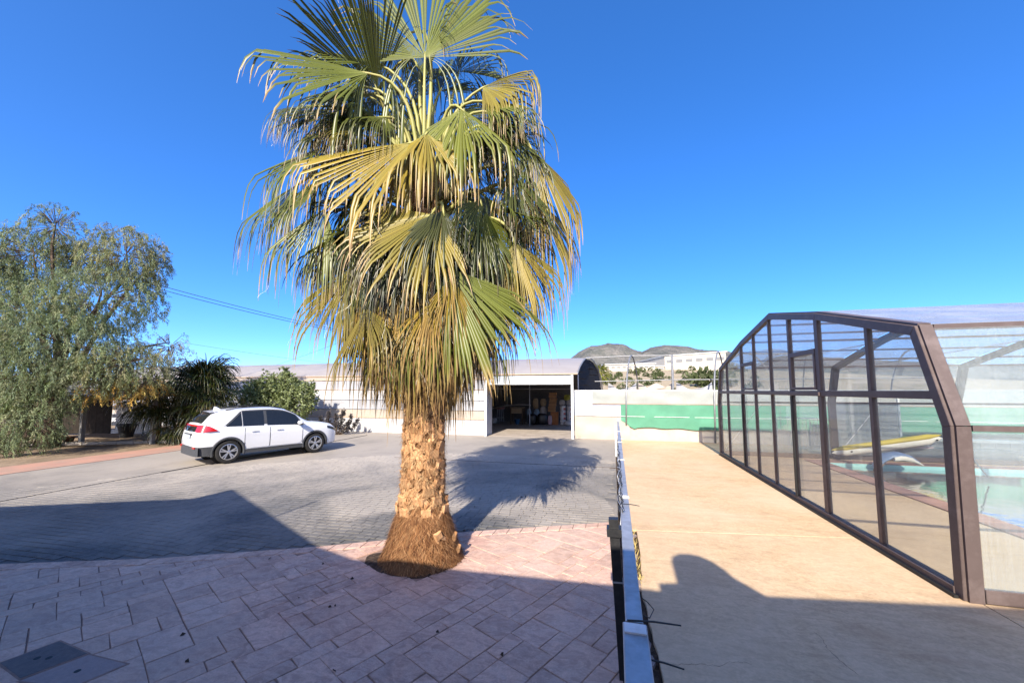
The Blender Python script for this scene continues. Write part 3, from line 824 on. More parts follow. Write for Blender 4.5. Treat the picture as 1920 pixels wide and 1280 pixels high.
ellip(MB(), (c[0], 15.5, .66), (.17, .15, .13)).build('body', lime, to, smooth=0)
ellip(MB(), (c[0] + .20, 15.48, .74), (.08, .08, .075)).build('head', lime, to, smooth=0)
for sx, sy in ((-.13, -.1), (.12, -.1), (-.13, .1), (.12, .1)): ellip(MB(), (c[0] + sx, 15.5 + sy, .57), (.07, .06, .05)).build('flipper', lime, to, smooth=0)
# blue curved float with a tan stem at the pool edge
p = [at_v(x, y, 14.0) for x, y in ((1652, 918), (1646, 900), (1643, 885), (1650, 868))]
st_ = thing('pool_slide', 'blue curved pool chute on a tan bent stem at the pool edge', 'slide', (p[0][0], 14.0, 0))
g0 = p[0].copy(); g0[2] = 0
MB().tube([g0, p[1], p[2], p[3], p[3] + np.array([.12, 0, .12])], [.07, .075, .085, .09, .07], 12).build('stem', pm('tan_stem', (.45, .30, .21), (.38, .25, .18), 4, .5), st_, smooth=0)
blu = pm('chute_blue', (.16, .23, .36), (.22, .30, .42), 3, .4, .5)
cc = [at_v(x, y, 14.0) for x, y in ((1640, 876), (1650, 862), (1664, 854), (1682, 852), (1700, 856), (1722, 866))]
g = []
for i, q in enumerate(cc):
    w = [.10, .16, .20, .20, .16, .05][i]
    tn = nrm(cc[min(i + 1, 5)] - cc[max(i - 1, 0)]); nn = nrm(np.cross(tn, (0, 1, 0))); nn = nn if nn[2] > 0 else -nn
    g.append([q + np.array([0, 1, 0]) * w * 1.4 * math.cos(t) + nn * w * .45 * math.sin(t) for t in np.linspace(0, 2 * math.pi, 13)])
MB().grid(g).build('chute', blu, st_, smooth=0)
g = []
for i, q in enumerate(cc[2:]):
    w = [.12, .16, .13, .03][i]; g.append([q + np.array([0, -.28 + .03 * i, 0]) + np.array([0, 1, 0]) * w * .3 * math.cos(t) + np.array([0, 0, 1]) * (w * .5 * math.sin(t) - .06) for t in np.linspace(0, 2 * math.pi, 11)])
MB().grid(g).build('lip', whi, st_, smooth=0)
# pool ladder rail glimpsed through the ribbed side
pa_, pb_ = at_v(1812, 846, 11.5), at_z(1852, 893, .03)
tag(MB().tube([pa_, pb_], .018, 8).build('pool_pole', M['dull_galv']), 'thin dark pole leaning over the pool behind the ribbed side panel', 'pole')
# grey board screen and picket barrier behind the enclosure
sc_ = thing('board_screen', 'plain grey board screen standing behind the enclosure', 'screen', (8.8, 16.9, 0))
gb = pm('grey_board', (.36, .35, .33), (.31, .30, .28), 2, .8, .2, bump=.1)
for i in range(4):
    a = lerp(7.85, 9.75, i / 4); MB().box(a + .003, a + .475 - .003, 16.9, 16.94, .02, 2.02).build('board', gb, sc_)
for u in (7.8, 9.8): MB().box(u - .03, u + .03, 16.88, 16.96, 0, 2.1).build('post', M['white_paint'], sc_)
ba = thing('picket_barrier', 'grey steel picket barrier by the board screen', 'barrier', (6.6, 17, 0))
MB().tube([(6.15, 17.4, 0), (6.15, 17.4, 1.15), (6.2, 17.4, 1.22), (7.55, 16.75, 1.22), (7.6, 16.75, 1.15), (7.6, 16.75, 0)], .02, 8).build('frame', M['galv'], ba)
for i in range(13):
    t = (i + 1) / 14; MB().tube([(lerp(6.15, 7.6, t), lerp(17.4, 16.75, t), .1), (lerp(6.15, 7.6, t), lerp(17.4, 16.75, t), 1.21)], .008, 6).build('picket', M['galv'], ba)
MB().tube([(6.15, 17.4, .1), (7.6, 16.75, .1)], .014, 6).build('bottom_bar', M['galv'], ba)
lw = thing('block_planter', 'low grey block wall with a cream cap behind the pool', 'wall', (13, 17.9, 0))
for r_ in range(2):
    for i in range(17):
        a = 9.9 + .41 * i + (.2 if r_ else 0)
        MB().box(a + .004, a + .406, 17.7, 18.0, .205 * r_ + .003, .205 * (r_ + 1) - .003).build('block', gb if (i + r_) % 3 else pm('block_dark', (.22, .22, .22), None, 4, .85) if (i, r_) == (0, 0) else gb, lw, bevel=.006)
MB().box(9.88, 17.2, 17.66, 18.04, .411, .50).build('cap', M['white_paint'], lw, bevel=.008)
# ------------------------------------------------------------------ plastic tunnel greenhouse
GF = 18.8
gh = thing('greenhouse', 'long milky plastic tunnel greenhouse with an open store doorway', 'greenhouse', (-14, 22, 0))
filmA = film_mat('film_white', (.50, .49, .48), (.44, .425, .415), .12)
filmB = film_mat('film_grey', (.34, .335, .34), (.29, .285, .29), .12)
filmC = film_mat('film_cream', (.40, .34, .275), (.35, .295, .235), .12)
filmR = film_mat('film_roof', (.34, .31, .29), (.30, .27, .255), .10, bump=.15)
rustp = pm('rusty_pipe', (.50, .36, .24), (.42, .29, .19), 5, .7, .3)
net_in = pm('dark_shade_net', (.20, .195, .19), (.14, .14, .14), 12, .9, .1, bump=.5, bscale=25)
def skew(v): return float(np.interp(v, [18.4, 23.4, 28], [-1.62, -1.32, -.66]))
# side profile: knee wall, leaning side, barrel roof
SIDE = [(GF, 0), (GF, .80), (18.86, 1.25), (19.0, 1.75), (19.22, 2.30), (19.6, 2.85), (19.85, 3.08)]
ROOF = [(19.85, 3.08), (20.6, 3.52), (21.5, 3.86), (22.4, 4.08), (23.4, 4.17), (24.6, 4.08), (26.0, 3.72), (27.2, 3.0), (28.0, 1.9), (28.2, 0)]
UW, UD0, UD1 = -36.0, -6.16, -1.86
def strip(name, prof, u0, u1, mat, nu, sag=.02, seed=0, ends=None):
    r_ = random.Random(seed); g = []
    for i in range(nu + 1):
        t = i / nu; rowp = []
        for j, (v, z) in enumerate(prof):
            uu = lerp(u0, ends[j] if ends else u1, t)
            s = sag * math.sin(math.pi * ((uu / 2.5) % 1.0)) if 0 < z else 0
            rowp.append((uu, v + s * .6 + r_.uniform(-.006, .006), max(z - s + r_.uniform(-.006, .006), 0) if z > 0 else 0))
        g.append(rowp)
    o = MB().grid(g).build(name, mat, gh, smooth=0)
    return o
mats = [filmA, filmC, filmB, filmA, filmB, filmC]
for k in range(len(SIDE) - 1):
    a, b = SIDE[k], SIDE[k + 1]
    pr = [(lerp(a[0], b[0], t), lerp(a[1], b[1], t)) for t in (0, .5, 1)]
    strip('film_sheet', pr, UW, UD0, mats[k], 60, .0 if k == 0 else .035, k)
    if k > 0:
        MB().tube([(UW, a[0] - .02, a[1]), (UD0, a[0] - .02, a[1])], .024 if k in (1, 5) else .014, 6).build('rail_pipe', rustp if k in (1, 4, 5) else M['galv'], gh)
MB().tube([(UW, 19.8, 3.09), (UD0, 19.8, 3.09)], .03, 6).build('rail_pipe', rustp, gh)
strip('roof_film', ROOF, UW, None, filmR, 60, .09, 20, ends=[UD0] * 2 + [UD0] * 2 + [skew(p[0]) for p in ROOF[4:]])
# roof over the door bay reaches forward to the header
BAY = [(18.45, 3.02), (18.6, 3.10), (19.3, 3.40), (20.4, 3.74), (21.5, 3.98), (22.4, 4.11), (23.4, 4.185)]
strip('bay_roof_film', BAY, UD0 - .02, None, filmR, 10, .02, 21, ends=[-1.60, -1.60, -1.56, -1.50, -1.43, -1.38, -1.32])
MB().grid([[(UD0 - .01, v, z) for v, z in BAY], [(UD0 - .01, max(19.0, v), 2.3 if v < 19.6 else float(np.interp(v, [p[0] for p in SIDE + ROOF[1:5]], [p[1] for p in SIDE + ROOF[1:5]]))) for v, z in BAY]]).build('bay_cheek', filmA, gh)
MB().tube([(UD0, 18.44, 3.03), (-1.6, 18.44, 3.03)], .03, 8).build('eaves_pipe', rustp, gh)
# front hoops edge at the open end
endp = [(18.45, 3.02)] + BAY[1:] + ROOF[5:]
MB().tube([(skew(v) + .01, v, z + .01) for v, z in endp], .035, 8).build('end_hoop', M['dull_galv'], gh, smooth=0)
# ragged film hanging off the end hoop
MB().grid([[(skew(18.5) + .02, 18.5 + t * .5, 2.98 - s * (.75 + .25 * math.sin(t * 9)) + .03) for s in (0, .3, .6, 1)] for t in np.linspace(0, 1, 9)]).build('loose_film', filmA, gh, smooth=0)
# door frame
for u in (UD0 + .03, UD1): MB().box(u - .055, u + .055, GF - .34, GF - .22, 0, 3.0).build('door_post', M['white_paint'], gh, bevel=.008)
MB().box(UD0 + .085, UD1 - .055, GF - .31, GF - .25, 2.60, 2.98).build('header_panel', pm('header', (.42, .45, .47), (.39, .42, .44), 2, .5, .4), gh)
MB().box(UD0 + .085, UD1 - .055, GF - .35, GF - .20, 2.545, 2.60).build('header_beam', M['white_paint'], gh)
# side return between set back film and the door post
MB().box(UD0 - .03, UD0 - .02, GF - .3, GF + .9, 0, 3.0).build('door_return', filmA, gh)
# interior lining and floor
LIN = [(19.25, 0), (19.3, 2.35), (20.0, 3.05), (21.5, 3.74), (23.4, 4.04), (25.6, 3.7), (27.0, 2.85), (27.7, 1.8), (27.9, 0)]
g = [[(u if u < -2 else skew(v) - .12, v, z) for v, z in LIN[2:]] for u in np.linspace(-13.5, -1.5, 14)]
MB().grid(g).build('shade_lining', net_in, gh, smooth=0)
MB().grid([[(u, v, z) for v, z in LIN[:3]] for u in np.linspace(-13.5, UD0 - .1, 8)]).build('shade_lining', net_in, gh)
MB().grid([[(u, v, z) for v, z in ((18.62, 3.0), (19.3, 3.28), (20.0, 3.05))] for u in np.linspace(UD0, -1.75, 5)]).build('shade_lining', net_in, gh)
MB().grid([[(-13.4, v, z) for v, z in LIN], [(-13.4, v, 0) for v, z in LIN]]).build('end_curtain', net_in, gh)
M['end_net'] = pm('black_end_net', (.02, .02, .022), (.032, .032, .034), 9, .9, .1, bump=.4)
# dark slatted end curtain visible at the open end
for k in range(6):
    z0, z1 = 2.2 + .34 * k, 2.2 + .34 * (k + 1) - .02
    vs_ = []
    for z in (z0, z1):
        zz = min(z, 4.05)
        va = float(np.interp(zz, [p[1] for p in BAY], [p[0] for p in BAY])) if zz > 3.03 else 18.9
        vb = float(np.interp(-zz, [-p[1] for p in ROOF[4:]], [p[0] for p in ROOF[4:]]))
        vs_.append((va, vb, zz))
    (a0, b0_, za), (a1, b1_, zb) = vs_
    g = [[(skew(lerp(a, b, t)) - .05, lerp(a, b, t), z - (.03 * math.sin(t * 9 + k))) for t in np.linspace(0.02, .98, 8)] for a, b, z in ((a0, b0_, za), (a1, b1_, zb))]
    MB().grid(g).build('end_slat', M['end_net'], gh)
gf = MB().box(-13.5, -1.75, GF - .02, 28.2, -.1, .004).build('store_floor', pm('store_floor', (.40, .34, .28), (.32, .27, .22), 2, .85, .2, bump=.2, dirt=(.2, .16, .13)))
tag(gf, 'pale dusty concrete floor inside the greenhouse doorway', 'floor', kind='structure')
for u in (-9.5, -5.2): MB().tube([(u, 24.6, 0), (u, 24.6, 3.8)], .035, 8).build('inner_post', M['galv'], gh)
MB().tube([(-13.3, 24.6, 2.35), (-1.8, 24.6, 2.35)], .025, 8).build('inner_rail', M['galv'], gh)
MB().tube([(-2.6, 20.2, 2.95), (-2.6, 20.2, 2.62)], .05, 10).build('hanging_lamp', M['white_paint'], gh)

# ------------------------------------------------------------------ goods stored inside the doorway
SV = 26.0
def X(px, v=SV): return float(at_v(px, 760, v)[0])
def Zp(py, v=SV, px=1000): return float(at_v(px, py, v)[2])
k_ = (SV) / 25.5
crate_w = pm('crate_wood', (.55, .30, .14), (.45, .24, .11), 6, .8, .2, rand=.15, bump=.3)
x0, x1 = X(1030.5), X(1043.5)
zc = .86; zt = 2.14; nC = 7; hC = (zt - zc) / nC
ordn = ['lowest', 'second lowest', 'third from the bottom', 'middle', 'third from the top', 'second from the top', 'topmost']
for k in range(nC):
    dx = -.08 if k < 2 else .03 * math.sin(k * 2.1)
    c = thing('wooden_crate', '%s shallow wooden crate in the tall stack inside the doorway' % ordn[k], 'crate', ((x0 + x1) / 2, SV, zc + k * hC), 'stacked wooden crates')
    z = zc + k * hC; a, b = x0 + dx, x1 + dx
    for vv in (SV - .2, SV + .18):
        for j in (0, 1): MB().box(a, b, vv, vv + .02, z + .015 + j * hC * .46, z + .015 + j * hC * .46 + hC * .34).build('slat', crate_w, c)
    for uu in (a, b - .02): MB().box(uu, uu + .02, SV - .178, SV + .178, z + .01, z + hC * .8).build('end_board', crate_w, c)
    MB().box(a + .021, b - .021, SV - .178, SV + .178, z + .004, z + .014).build('base', crate_w, c)
pa = thing('orange_cupboard', 'orange brown wooden cupboard under the crate stack', 'cupboard', (X(1036), SV, 0))
ow = pm('orange_wood', (.42, .16, .05), (.36, .13, .04), 3, .6, .3)
MB().box(X(1033), X(1046.5), SV - .22, SV + .22, .0, .84).build('body', ow, pa, bevel=.01)
MB().box(X(1034), X(1040), SV - .24, SV - .222, .06, .80).build('door', ow, pa, bevel=.004)
MB().box(X(1040.3), X(1046), SV - .24, SV - .222, .06, .80).build('door', ow, pa, bevel=.004)
tubm = pm('tub_white', (.75, .72, .68), (.68, .64, .60), 4, .5, .4, rand=.06); tubl = pm('tub_label', (.55, .18, .14), (.48, .14, .11), 4, .5)
for col_, (xa, xb) in enumerate(((1050, 1061), (1063, 1073.5))):
    for k in range(4):
        c = ((X(xa) + X(xb)) / 2, SV - .1, .02 + k * .31); r = (X(xb) - X(xa)) / 2
        t = thing('paint_tub', '%s white tub in the %s column at the right of the store' % (['bottom', 'second', 'third', 'top'][k], ['left', 'right'][col_]), 'tub', c, 'stacked white tubs')
        MB().lathe([(r * .86, 0), (r * .97, .22)], c, 18).build('bucket', tubm, t, smooth=40)
        MB().lathe([(r * 1.02, .222), (r * 1.02, .27), (r * .95, .285)], c, 18).build('lid', tubm, t, smooth=40)
        a0_ = np.linspace(-1.2, -.1, 6)
        MB().grid([[(c[0] + math.cos(a) * r * (.90 + .06 * h) , c[1] + math.sin(a) * r * (.90 + .06 * h) - .004, c[2] + .03 + .14 * h) for h in (0, 1)] for a in a0_]).build('label_band', tubl, t)
def sack(name, label, c, s, mat, cat='sack', seed=1, group=None):
    r_ = random.Random(seed); g = []
    for p in np.linspace(-math.pi / 2, math.pi / 2, 11):
        rowp = []
        for t in np.linspace(0, 2 * math.pi, 19):
            k = 1 + .10 * math.sin(3 * t + seed) * math.cos(2 * p) + .05 * math.sin(7 * t + 3 * p + seed)
            ct, st2 = math.cos(t), math.sin(t); cp = abs(math.cos(p)) ** .5
            rowp.append((c[0] + s[0] * k * cp * math.copysign(abs(ct) ** .75, ct), c[1] + s[1] * k * cp * math.copysign(abs(st2) ** .75, st2), c[2] + s[2] * (1 + math.copysign(abs(math.sin(p)) ** .8, p))))
        g.append(rowp)
    o = MB().grid(g).build(name, mat, smooth=0); return tag(o, label, cat, group)
tanp = pm('paper_sack', (.45, .33, .20), (.36, .26, .16), 5, .85, .15, bump=.4)
blk = pm('bin_bag', (.012, .012, .014), (.02, .02, .022), 8, .35, .5, bump=.5, bscale=14)
whs = pm('white_sack', (.50, .46, .42), (.42, .38, .34), 5, .7, .2, bump=.4)
blus = pm('blue_sheet', (.26, .36, .44), (.20, .29, .37), 5, .6, .3, bump=.4)
sack('rubbish_bag', 'left black rubbish bag on the store floor', (X(1000), SV - .4, .0), (.33, .26, .36), blk, 'bag', 1, 'black rubbish bags')
sack('rubbish_bag', 'right black rubbish bag beside the orange cupboard', (X(1019), SV - .4, .0), (.36, .28, .38), blk, 'bag', 2, 'black rubbish bags')
sack('pink_doll_bag', 'crumpled pink and white plastic bag against the cupboard', (X(1033), SV - .45, .0), (.13, .12, .32), pm('pinkbag', (.55, .38, .38), (.45, .28, .30), 9, .6, bump=.4), 'bag', 3)
sack('paper_sack', 'tilted brown paper sack, left of the two behind the rubbish bags', (X(1004), SV + .1, 1.02), (.19, .14, .36), tanp, 'sack', 4, 'brown paper sacks')
sack('paper_sack', 'upright brown paper sack, right of the two behind the rubbish bags', (X(1018.5), SV + .1, 1.2), (.20, .14, .26), tanp, 'sack', 5, 'brown paper sacks')
sack('white_sack', 'pale woven sack under the right brown paper sack', (X(1018), SV + .1, .0), (.22, .16, .60), whs, 'sack', 6)
sack('blue_dust_sheet', 'left pale blue crumpled dust sheet', (X(992.5), SV - .1, .0), (.17, .14, .52), blus, 'sheet', 7, 'blue dust sheets')
sack('blue_dust_sheet', 'right pale blue crumpled dust sheet', (X(1007), SV - .12, .0), (.20, .14, .51), blus, 'sheet', 8, 'blue dust sheets')
sack('rag_sack', 'grey sack lying on the left column of tubs', (X(1054), SV, 1.27), (.18, .15, .19), whs, 'sack', 9, 'sacks on the tubs')
sack('rag_sack', 'grey sack lying on the right column of tubs', (X(1068), SV, 1.27), (.20, .15, .19), whs, 'sack', 10, 'sacks on the tubs')
sack('yellow_bag', 'olive yellow bag on top of the tubs', (X(1063.5), SV, 1.60), (.20, .16, .20), pm('yellowbag', (.38, .36, .06), (.28, .27, .04), 8, .6, bump=.4), 'bag', 11)
sack('white_box_bag', 'small white bag on the floor in front of the tubs', (X(1066.5), SV - .6, .0), (.24, .16, .16), whs, 'bag', 12)
tb = thing('work_table', 'small wooden work table in the store', 'table', (X(970), SV, 0))
MB().box(X(958), X(983), SV - .3, SV + .3, 1.08, 1.12).build('top', tanp, tb)
for a in (960, 981):
    for dv in (-.27, .27): MB().box(X(a) - .03, X(a) + .03, SV + dv - .03, SV + dv + .03, 0, 1.08).build('leg', M['wood'], tb)
MB().box(X(960) + .03, X(981) - .03, SV - .32, SV - .29, .72, 1.05).build('apron', tanp, tb)
bb = thing('blue_bucket', 'blue bucket under the work table', 'bucket', (X(972), SV - .3, 0))
c = (X(972), SV - .3, 0)
MB().lathe([(.12, .0), (.17, .34), (.15, .34), (.11, .03)], c, 16).build('pail', pm('bucket_blue', (.05, .16, .32), None, 4, .45), bb, smooth=30)
MB().tube([(c[0] - .165, c[1], .33), (c[0], c[1] - .12, .22), (c[0] + .165, c[1], .33)], .008, 6).build('handle', M['galv'], bb)
pl = MB().tube([np.array([X(921), SV - .3, 1.0]), np.array([X(950), SV - .3, 1.22]), np.array([X(975), SV - .3, 1.32]), np.array([X(996), SV - .2, 1.28])], .028, 8)
tag(pl.build('plastic_pipe', whs, smooth=0), 'long pale bent plastic pipe lying across the store', 'pipe')
sl = thing('bar_stool', 'padded red brown stool on thin legs at the left of the store', 'stool', (X(938), SV, 0))
MB().lathe([(.26, .98), (.30, 1.02), (.30, 1.10), (.24, 1.14)], (X(938), SV, 0), 20).build('seat', pm('stool_red', (.33, .15, .12), None, 5, .6), sl, smooth=40)
for a in range(4):
    t = a * math.pi / 2 + .6
    MB().tube([(X(938) + .18 * math.cos(t), SV + .18 * math.sin(t), 1.0), (X(938) + .27 * math.cos(t), SV + .27 * math.sin(t), 0)], .018, 8).build('leg', M['galv'], sl)
for a in range(4):
    t, t2 = a * math.pi / 2 + .6, (a + 1) * math.pi / 2 + .6
    MB().tube([(X(938) + .235 * math.cos(t), SV + .235 * math.sin(t), .4), (X(938) + .235 * math.cos(t2), SV + .235 * math.sin(t2), .4)], .012, 6).build('foot_bar', M['galv'], sl)
sack('rubble_heap', 'small heap of grey rags at the left of the store floor', (X(925.5), SV - .2, .0), (.30, .22, .20), whs, 'rags', 13)

# ------------------------------------------------------------------ plastic and net wall on the right
sw = thing('net_wall', 'white plastic wall with a green shade net band behind the terrace', 'wall', (6, GF, 0))
U0, U1 = -1.78, 18.0
cream = pm('cream_render', (.50, .43, .35), (.45, .385, .31), 1.5, .85, .2, bump=.2, dirt=(.36, .30, .24), dscale=.7)
MB().box(.35, U1, GF, GF + .15, -.05, .60).build('knee_wall', cream, sw)
def wav(name, u0, u1, z0, z1, mat, v, amp, seed, nu=40, nz=10, edge=None):
    r_ = random.Random(seed); ph = [r_.uniform(0, 6.28) for _ in range(6)]
    g = []
    for i in range(nu + 1):
        u = lerp(u0, u1, i / nu); rowp = []
        for j in range(nz + 1):
            t = j / nz; z = lerp(z0 if edge is None else edge(u), z1, t)
            d = amp * (math.sin(u * 3.1 + z * 2.5 + ph[0]) + .6 * math.sin(u * 7.3 - z * 5 + ph[1]) + .5 * math.sin(u * 1.3 + ph[2] + z * 9)) * (.3 + .7 * math.sin(math.pi * min(1, t + .05)))
            rowp.append((u, v + d, z))
        g.append(rowp)
    return MB().grid(g).build(name, mat, sw, smooth=0)
film_w = film_mat('film_wall', (.38, .39, .355), (.34, .355, .32), .2, scale=1.5, bump=.5)
film_b = film_mat('film_bluish', (.43, .455, .52), (.40, .425, .49), .15, scale=1.5, bump=.3)
film_c = film_mat('film_tan', (.47, .41, .335), (.43, .37, .295), .1, scale=1.2, bump=.4)
wav('plastic_sheet', -.95, U1, 1.64, 2.25, film_w, GF - .06, .022, 1, 120, 6)
wav('plastic_sheet', U0, -.95, 1.08, 2.25, film_b, GF - .055, .008, 2, 14, 8)
wav('plastic_sheet', -.95, .42, 1.08, 1.63, film_b, GF - .06, .008, 3, 14, 8)
wav('plastic_sheet', U0, .70, .0, 1.09, film_c, GF - .05, .018, 4, 30, 10)
net = pm('green_net', (.10, .27, .175), (.085, .235, .152), 2.0, .8, .15, bump=.4, bscale=200)
def net_edge(u): return .56 + (.0 if u > 1.0 else .30 * max(0, (1.0 - u) / .7)) + .02 * math.sin(u * 5) + (.03 * math.sin(u * 1.1)) - (.08 if .62 < u < .95 else 0)
wav('shade_net', .33, U1, 0, 1.62, net, GF - .10, .020, 5, 150, 10, net_edge)
MB().bar((-.95, GF - .10, 1.64), (U1, GF - .10, 1.64), .03, .035).build('batten', pm('batten', (.36, .26, .20), None, 6, .8), sw)
MB().tube([(-1.7, GF - .115, 1.10), (.33, GF - .115, 1.08), (U1, GF - .12, 1.06)], .010, 6).build('tension_wire', M['white_paint'], sw)
MB().tube([(U0, GF, 2.25), (U1, GF, 2.25)], .022, 8).build('top_pipe', M['galv'], sw)
for u in np.arange(2.0, U1, 3.2): MB().tube([(u, GF + .2, 0), (u, GF + .2, 2.25)], .03, 8).build('wall_post', M['galv'], sw)

# ------------------------------------------------------------------ bare hoops of an uncovered tunnel behind that wall
hf = thing('bare_hoop_frame', 'bare galvanised hoops and pipes of an uncovered tunnel behind the net wall', 'frame', (3, 22, 0))
def hoop(pn, pc, pf, low):
    pn, pc, pf = map(np.array, (pn, pc, pf)); pts = []
    for t in np.linspace(-1, 1, 21):
        v = pc[1] + (t * (pc[1] - pn[1]) if t < 0 else t * (pf[1] - pc[1]))
        s = (v - pn[1]) / (pf[1] - pn[1]); z = 2.0 + (pc[2] - 2.0) * math.cos(t * math.pi / 2) ** .62
        pts.append((lerp(pn[0], pf[0], s), v, z))
    pts = [(pts[0][0] - .03, pts[0][1], low)] + pts + [(pts[-1][0], pts[-1][1], .0)]
    MB().tube(pts, .035, 8).build('hoop', M['dull_galv'], hf, smooth=0)
hoop(at_v(1174, 732, 18.68), at_v(1184, 667, 21.6), at_v(1197, 732, 25.0), .7)
hoop(at_v(1339, 732, 18.68), at_v(1346, 660, 21.6), at_v(1360, 720, 25.0), 0)
hoop((8.2, 18.68, 2.25), (9.2, 21.6, 4.1), (10.2, 25, 2.25), 0)
hoop((12.2, 18.68, 2.25), (13.2, 21.6, 4.1), (14.2, 25, 2.25), 0)
p = at_v(1262, 732, 20.6)
MB().tube([(p[0], 20.6, 0), (p[0], 20.6, 4.02)], .055, 8).build('prop', M['dull_galv'], hf)
c0 = at_v(1184, 667, 21.6)
MB().tube([(skew(21.6), 21.6, 4.02), tuple(c0), (p[0], 21.4, 4.05)], .03, 8).build('ridge_pipe', M['dull_galv'], hf)
MB().tube([(p[0], 20.55, 2.78), (14, 20.55, 2.80)], .022, 8).build('side_pipe', M['dull_galv'], hf)
MB().tube([(-.9, 20.5, 2.72), (p[0], 20.55, 2.78)], .022, 8).build('side_pipe', M['dull_galv'], hf)
# sagging torn film between hoops
for k, (xa, xb, mt, lab) in enumerate(((1140, 1193, filmB, 'left grey torn film drooping over the net wall'), (1197, 1262, filmC, 'middle sagging tan film between hoop and prop'), (1268, 1335, filmB, 'right grey film swag drooping between prop and hoop'))):
    a, b = at_v(xa, 716, 20.9), at_v(xb, 716, 20.9); g = []
    for i in range(17):
        t = i / 16; sg = .34 * math.sin(math.pi * t); g.append([(lerp(a[0], b[0], t), 20.9 + .05 * math.sin(9 * t + j), 2.66 - sg * (1 - .25 * j) - j * .22 + .03 * math.sin(13 * t + j)) for j in range(4)])
    tag(MB().grid(g).build('torn_film', mt, smooth=0), lab, 'plastic film', 'torn film on the bare hoops')
# ------------------------------------------------------------------ white crossover car
rear, front = at_z(427, 868), at_z(587, 848)
hd = math.atan2(front[1] - rear[1], front[0] - rear[0])
mid = (rear + front) / 2
lft = np.array([-math.sin(hd), math.cos(hd), 0]); fwd_ = np.array([math.cos(hd), math.sin(hd), 0])
XR, XF, WR = -1.40, 1.27, .345
cc = mid + lft * .80 - fwd_ * ((XR + XF) / 2)
car = thing('parked_car', 'white crossover car with dark glass and red tail lights parked beside the shrub', 'car', (cc[0], cc[1], .012), None, hd)
m, nt, N, L, out = _new('car_white')
p_ = N.new('ShaderNodeBsdfPrincipled'); p_.inputs['Base Color'].default_value = (.66, .66, .67, 1); p_.inputs['Roughness'].default_value = .32
p_.inputs['Coat Weight'].default_value = .8; p_.inputs['Coat Roughness'].default_value = .05; L.new(p_.outputs[0], out.inputs['Surface'])
paint = m
cglass = pm('car_glass', (.012, .014, .016), (.014, .016, .018), 2, .04, .6, world=False)
clad = pm('car_cladding', (.055, .057, .062), (.045, .047, .05), 12, .55, .35, world=False, bump=.1)
tyre_m = pm('tyre', (.018, .018, .018), (.03, .028, .026), 14, .85, .2, world=False, bump=.3)
rim_m = pm('alloy', (.55, .55, .57), (.48, .48, .5), 6, .3, .5, metal=.8, world=False)
rim_d = pm('alloy_dark', (.02, .02, .022), None, 6, .4, .4, world=False)
red_m = pm('lamp_red', (.42, .012, .015), (.36, .01, .012), 8, .12, .6, world=False, coat=.6)
def cr(xs, ys):   # smooth (monotone-ish) curve through points
    xs, ys = np.array(xs, float), np.array(ys, float)
    d = np.diff(ys) / np.diff(xs); t = np.concatenate([[d[0]], [0 if a * b <= 0 else 2 * a * b / (a + b) for a, b in zip(d[:-1], d[1:])], [d[-1]]])
    def f(x):
        x = min(max(x, xs[0]), xs[-1]); i = min(len(xs) - 2, max(0, int(np.searchsorted(xs, x)) - 1)); h = xs[i + 1] - xs[i]; s = (x - xs[i]) / h
        return float((2 * s**3 - 3 * s**2 + 1) * ys[i] + (s**3 - 2 * s**2 + s) * h * t[i] + (-2 * s**3 + 3 * s**2) * ys[i + 1] + (s**3 - s**2) * h * t[i + 1])
    return f
ztop = cr([-2.21, -2.18, -2.12, -2.0, -1.88, -1.72, -1.4, -.9, -.3, .1, .5, .9, 1.05, 1.2, 1.7, 2.0, 2.12, 2.19], [.78, 1.00, 1.17, 1.30, 1.45, 1.585, 1.635, 1.675, 1.685, 1.655, 1.52, 1.26, 1.165, 1.125, 1.06, .98, .88, .66])
zbelt = cr([-2.21, -2.15, -1.9, -1.0, 0, .9, 1.2, 1.7, 2.0, 2.12, 2.19], [.74, .95, 1.09, 1.06, 1.03, 1.0, .985, .95, .86, .78, .60])
wbelt = cr([-2.21, -2.17, -2.05, -1.8, -1.4, -.6, .3, 1.2, 1.7, 2.0, 2.12, 2.19], [.66, .76, .84, .885, .905, .895, .895, .905, .88, .80, .70, .52])
wroof = cr([-2.21, -2.1, -1.75, -1.2, -.3, .3, .8, 1.05, 1.3, 1.8, 2.1, 2.19], [.60, .66, .60, .62, .64, .65, .68, .72, .76, .72, .56, .42])
zbot = cr([-2.21, -2.1, -1.8, 1.7, 2.1, 2.19], [.42, .30, .24, .24, .27, .36])
def section(x):
    w, zb, zl, zt, wr = wbelt(x), zbelt(x), zbot(x), ztop(x), wroof(x)
    zr = zt - min(.055, (zt - zb) * .45); wr = min(wr, w * .97)
    pts = [(w * .80, zl), (w * .955, zl + .06), (w * .985, lerp(zl + .06, zb, .28)), (w * 1.0, lerp(zl + .06, zb, .62)), (w * .995, lerp(zl + .06, zb, .86)), (w * .965, zb)]
    for t in (.25, .5, .75, 1.0): pts.append((lerp(w * .955, wr, t) + .018 * math.sin(math.pi * t), lerp(zb + .004, zr, t)))
    pts += [(wr * .86, zt - (zt - zr) * .35), (wr * .45, zt - .008)]
    return pts
xs = np.concatenate([np.linspace(-2.21, -1.6, 16), np.linspace(-1.5, .8, 22), np.linspace(.9, 2.19, 24)])
secs = [section(x) for x in xs]
vs, nloop = [], 2 * len(secs[0]) + 2
for x, s in zip(xs, secs):
    zt, zl = ztop(x), zbot(x)
    vs += [(x, 0, zl)] + [(x, y, z) for y, z in s] + [(x, 0, zt)] + [(x, -y, z) for y, z in s[::-1]]
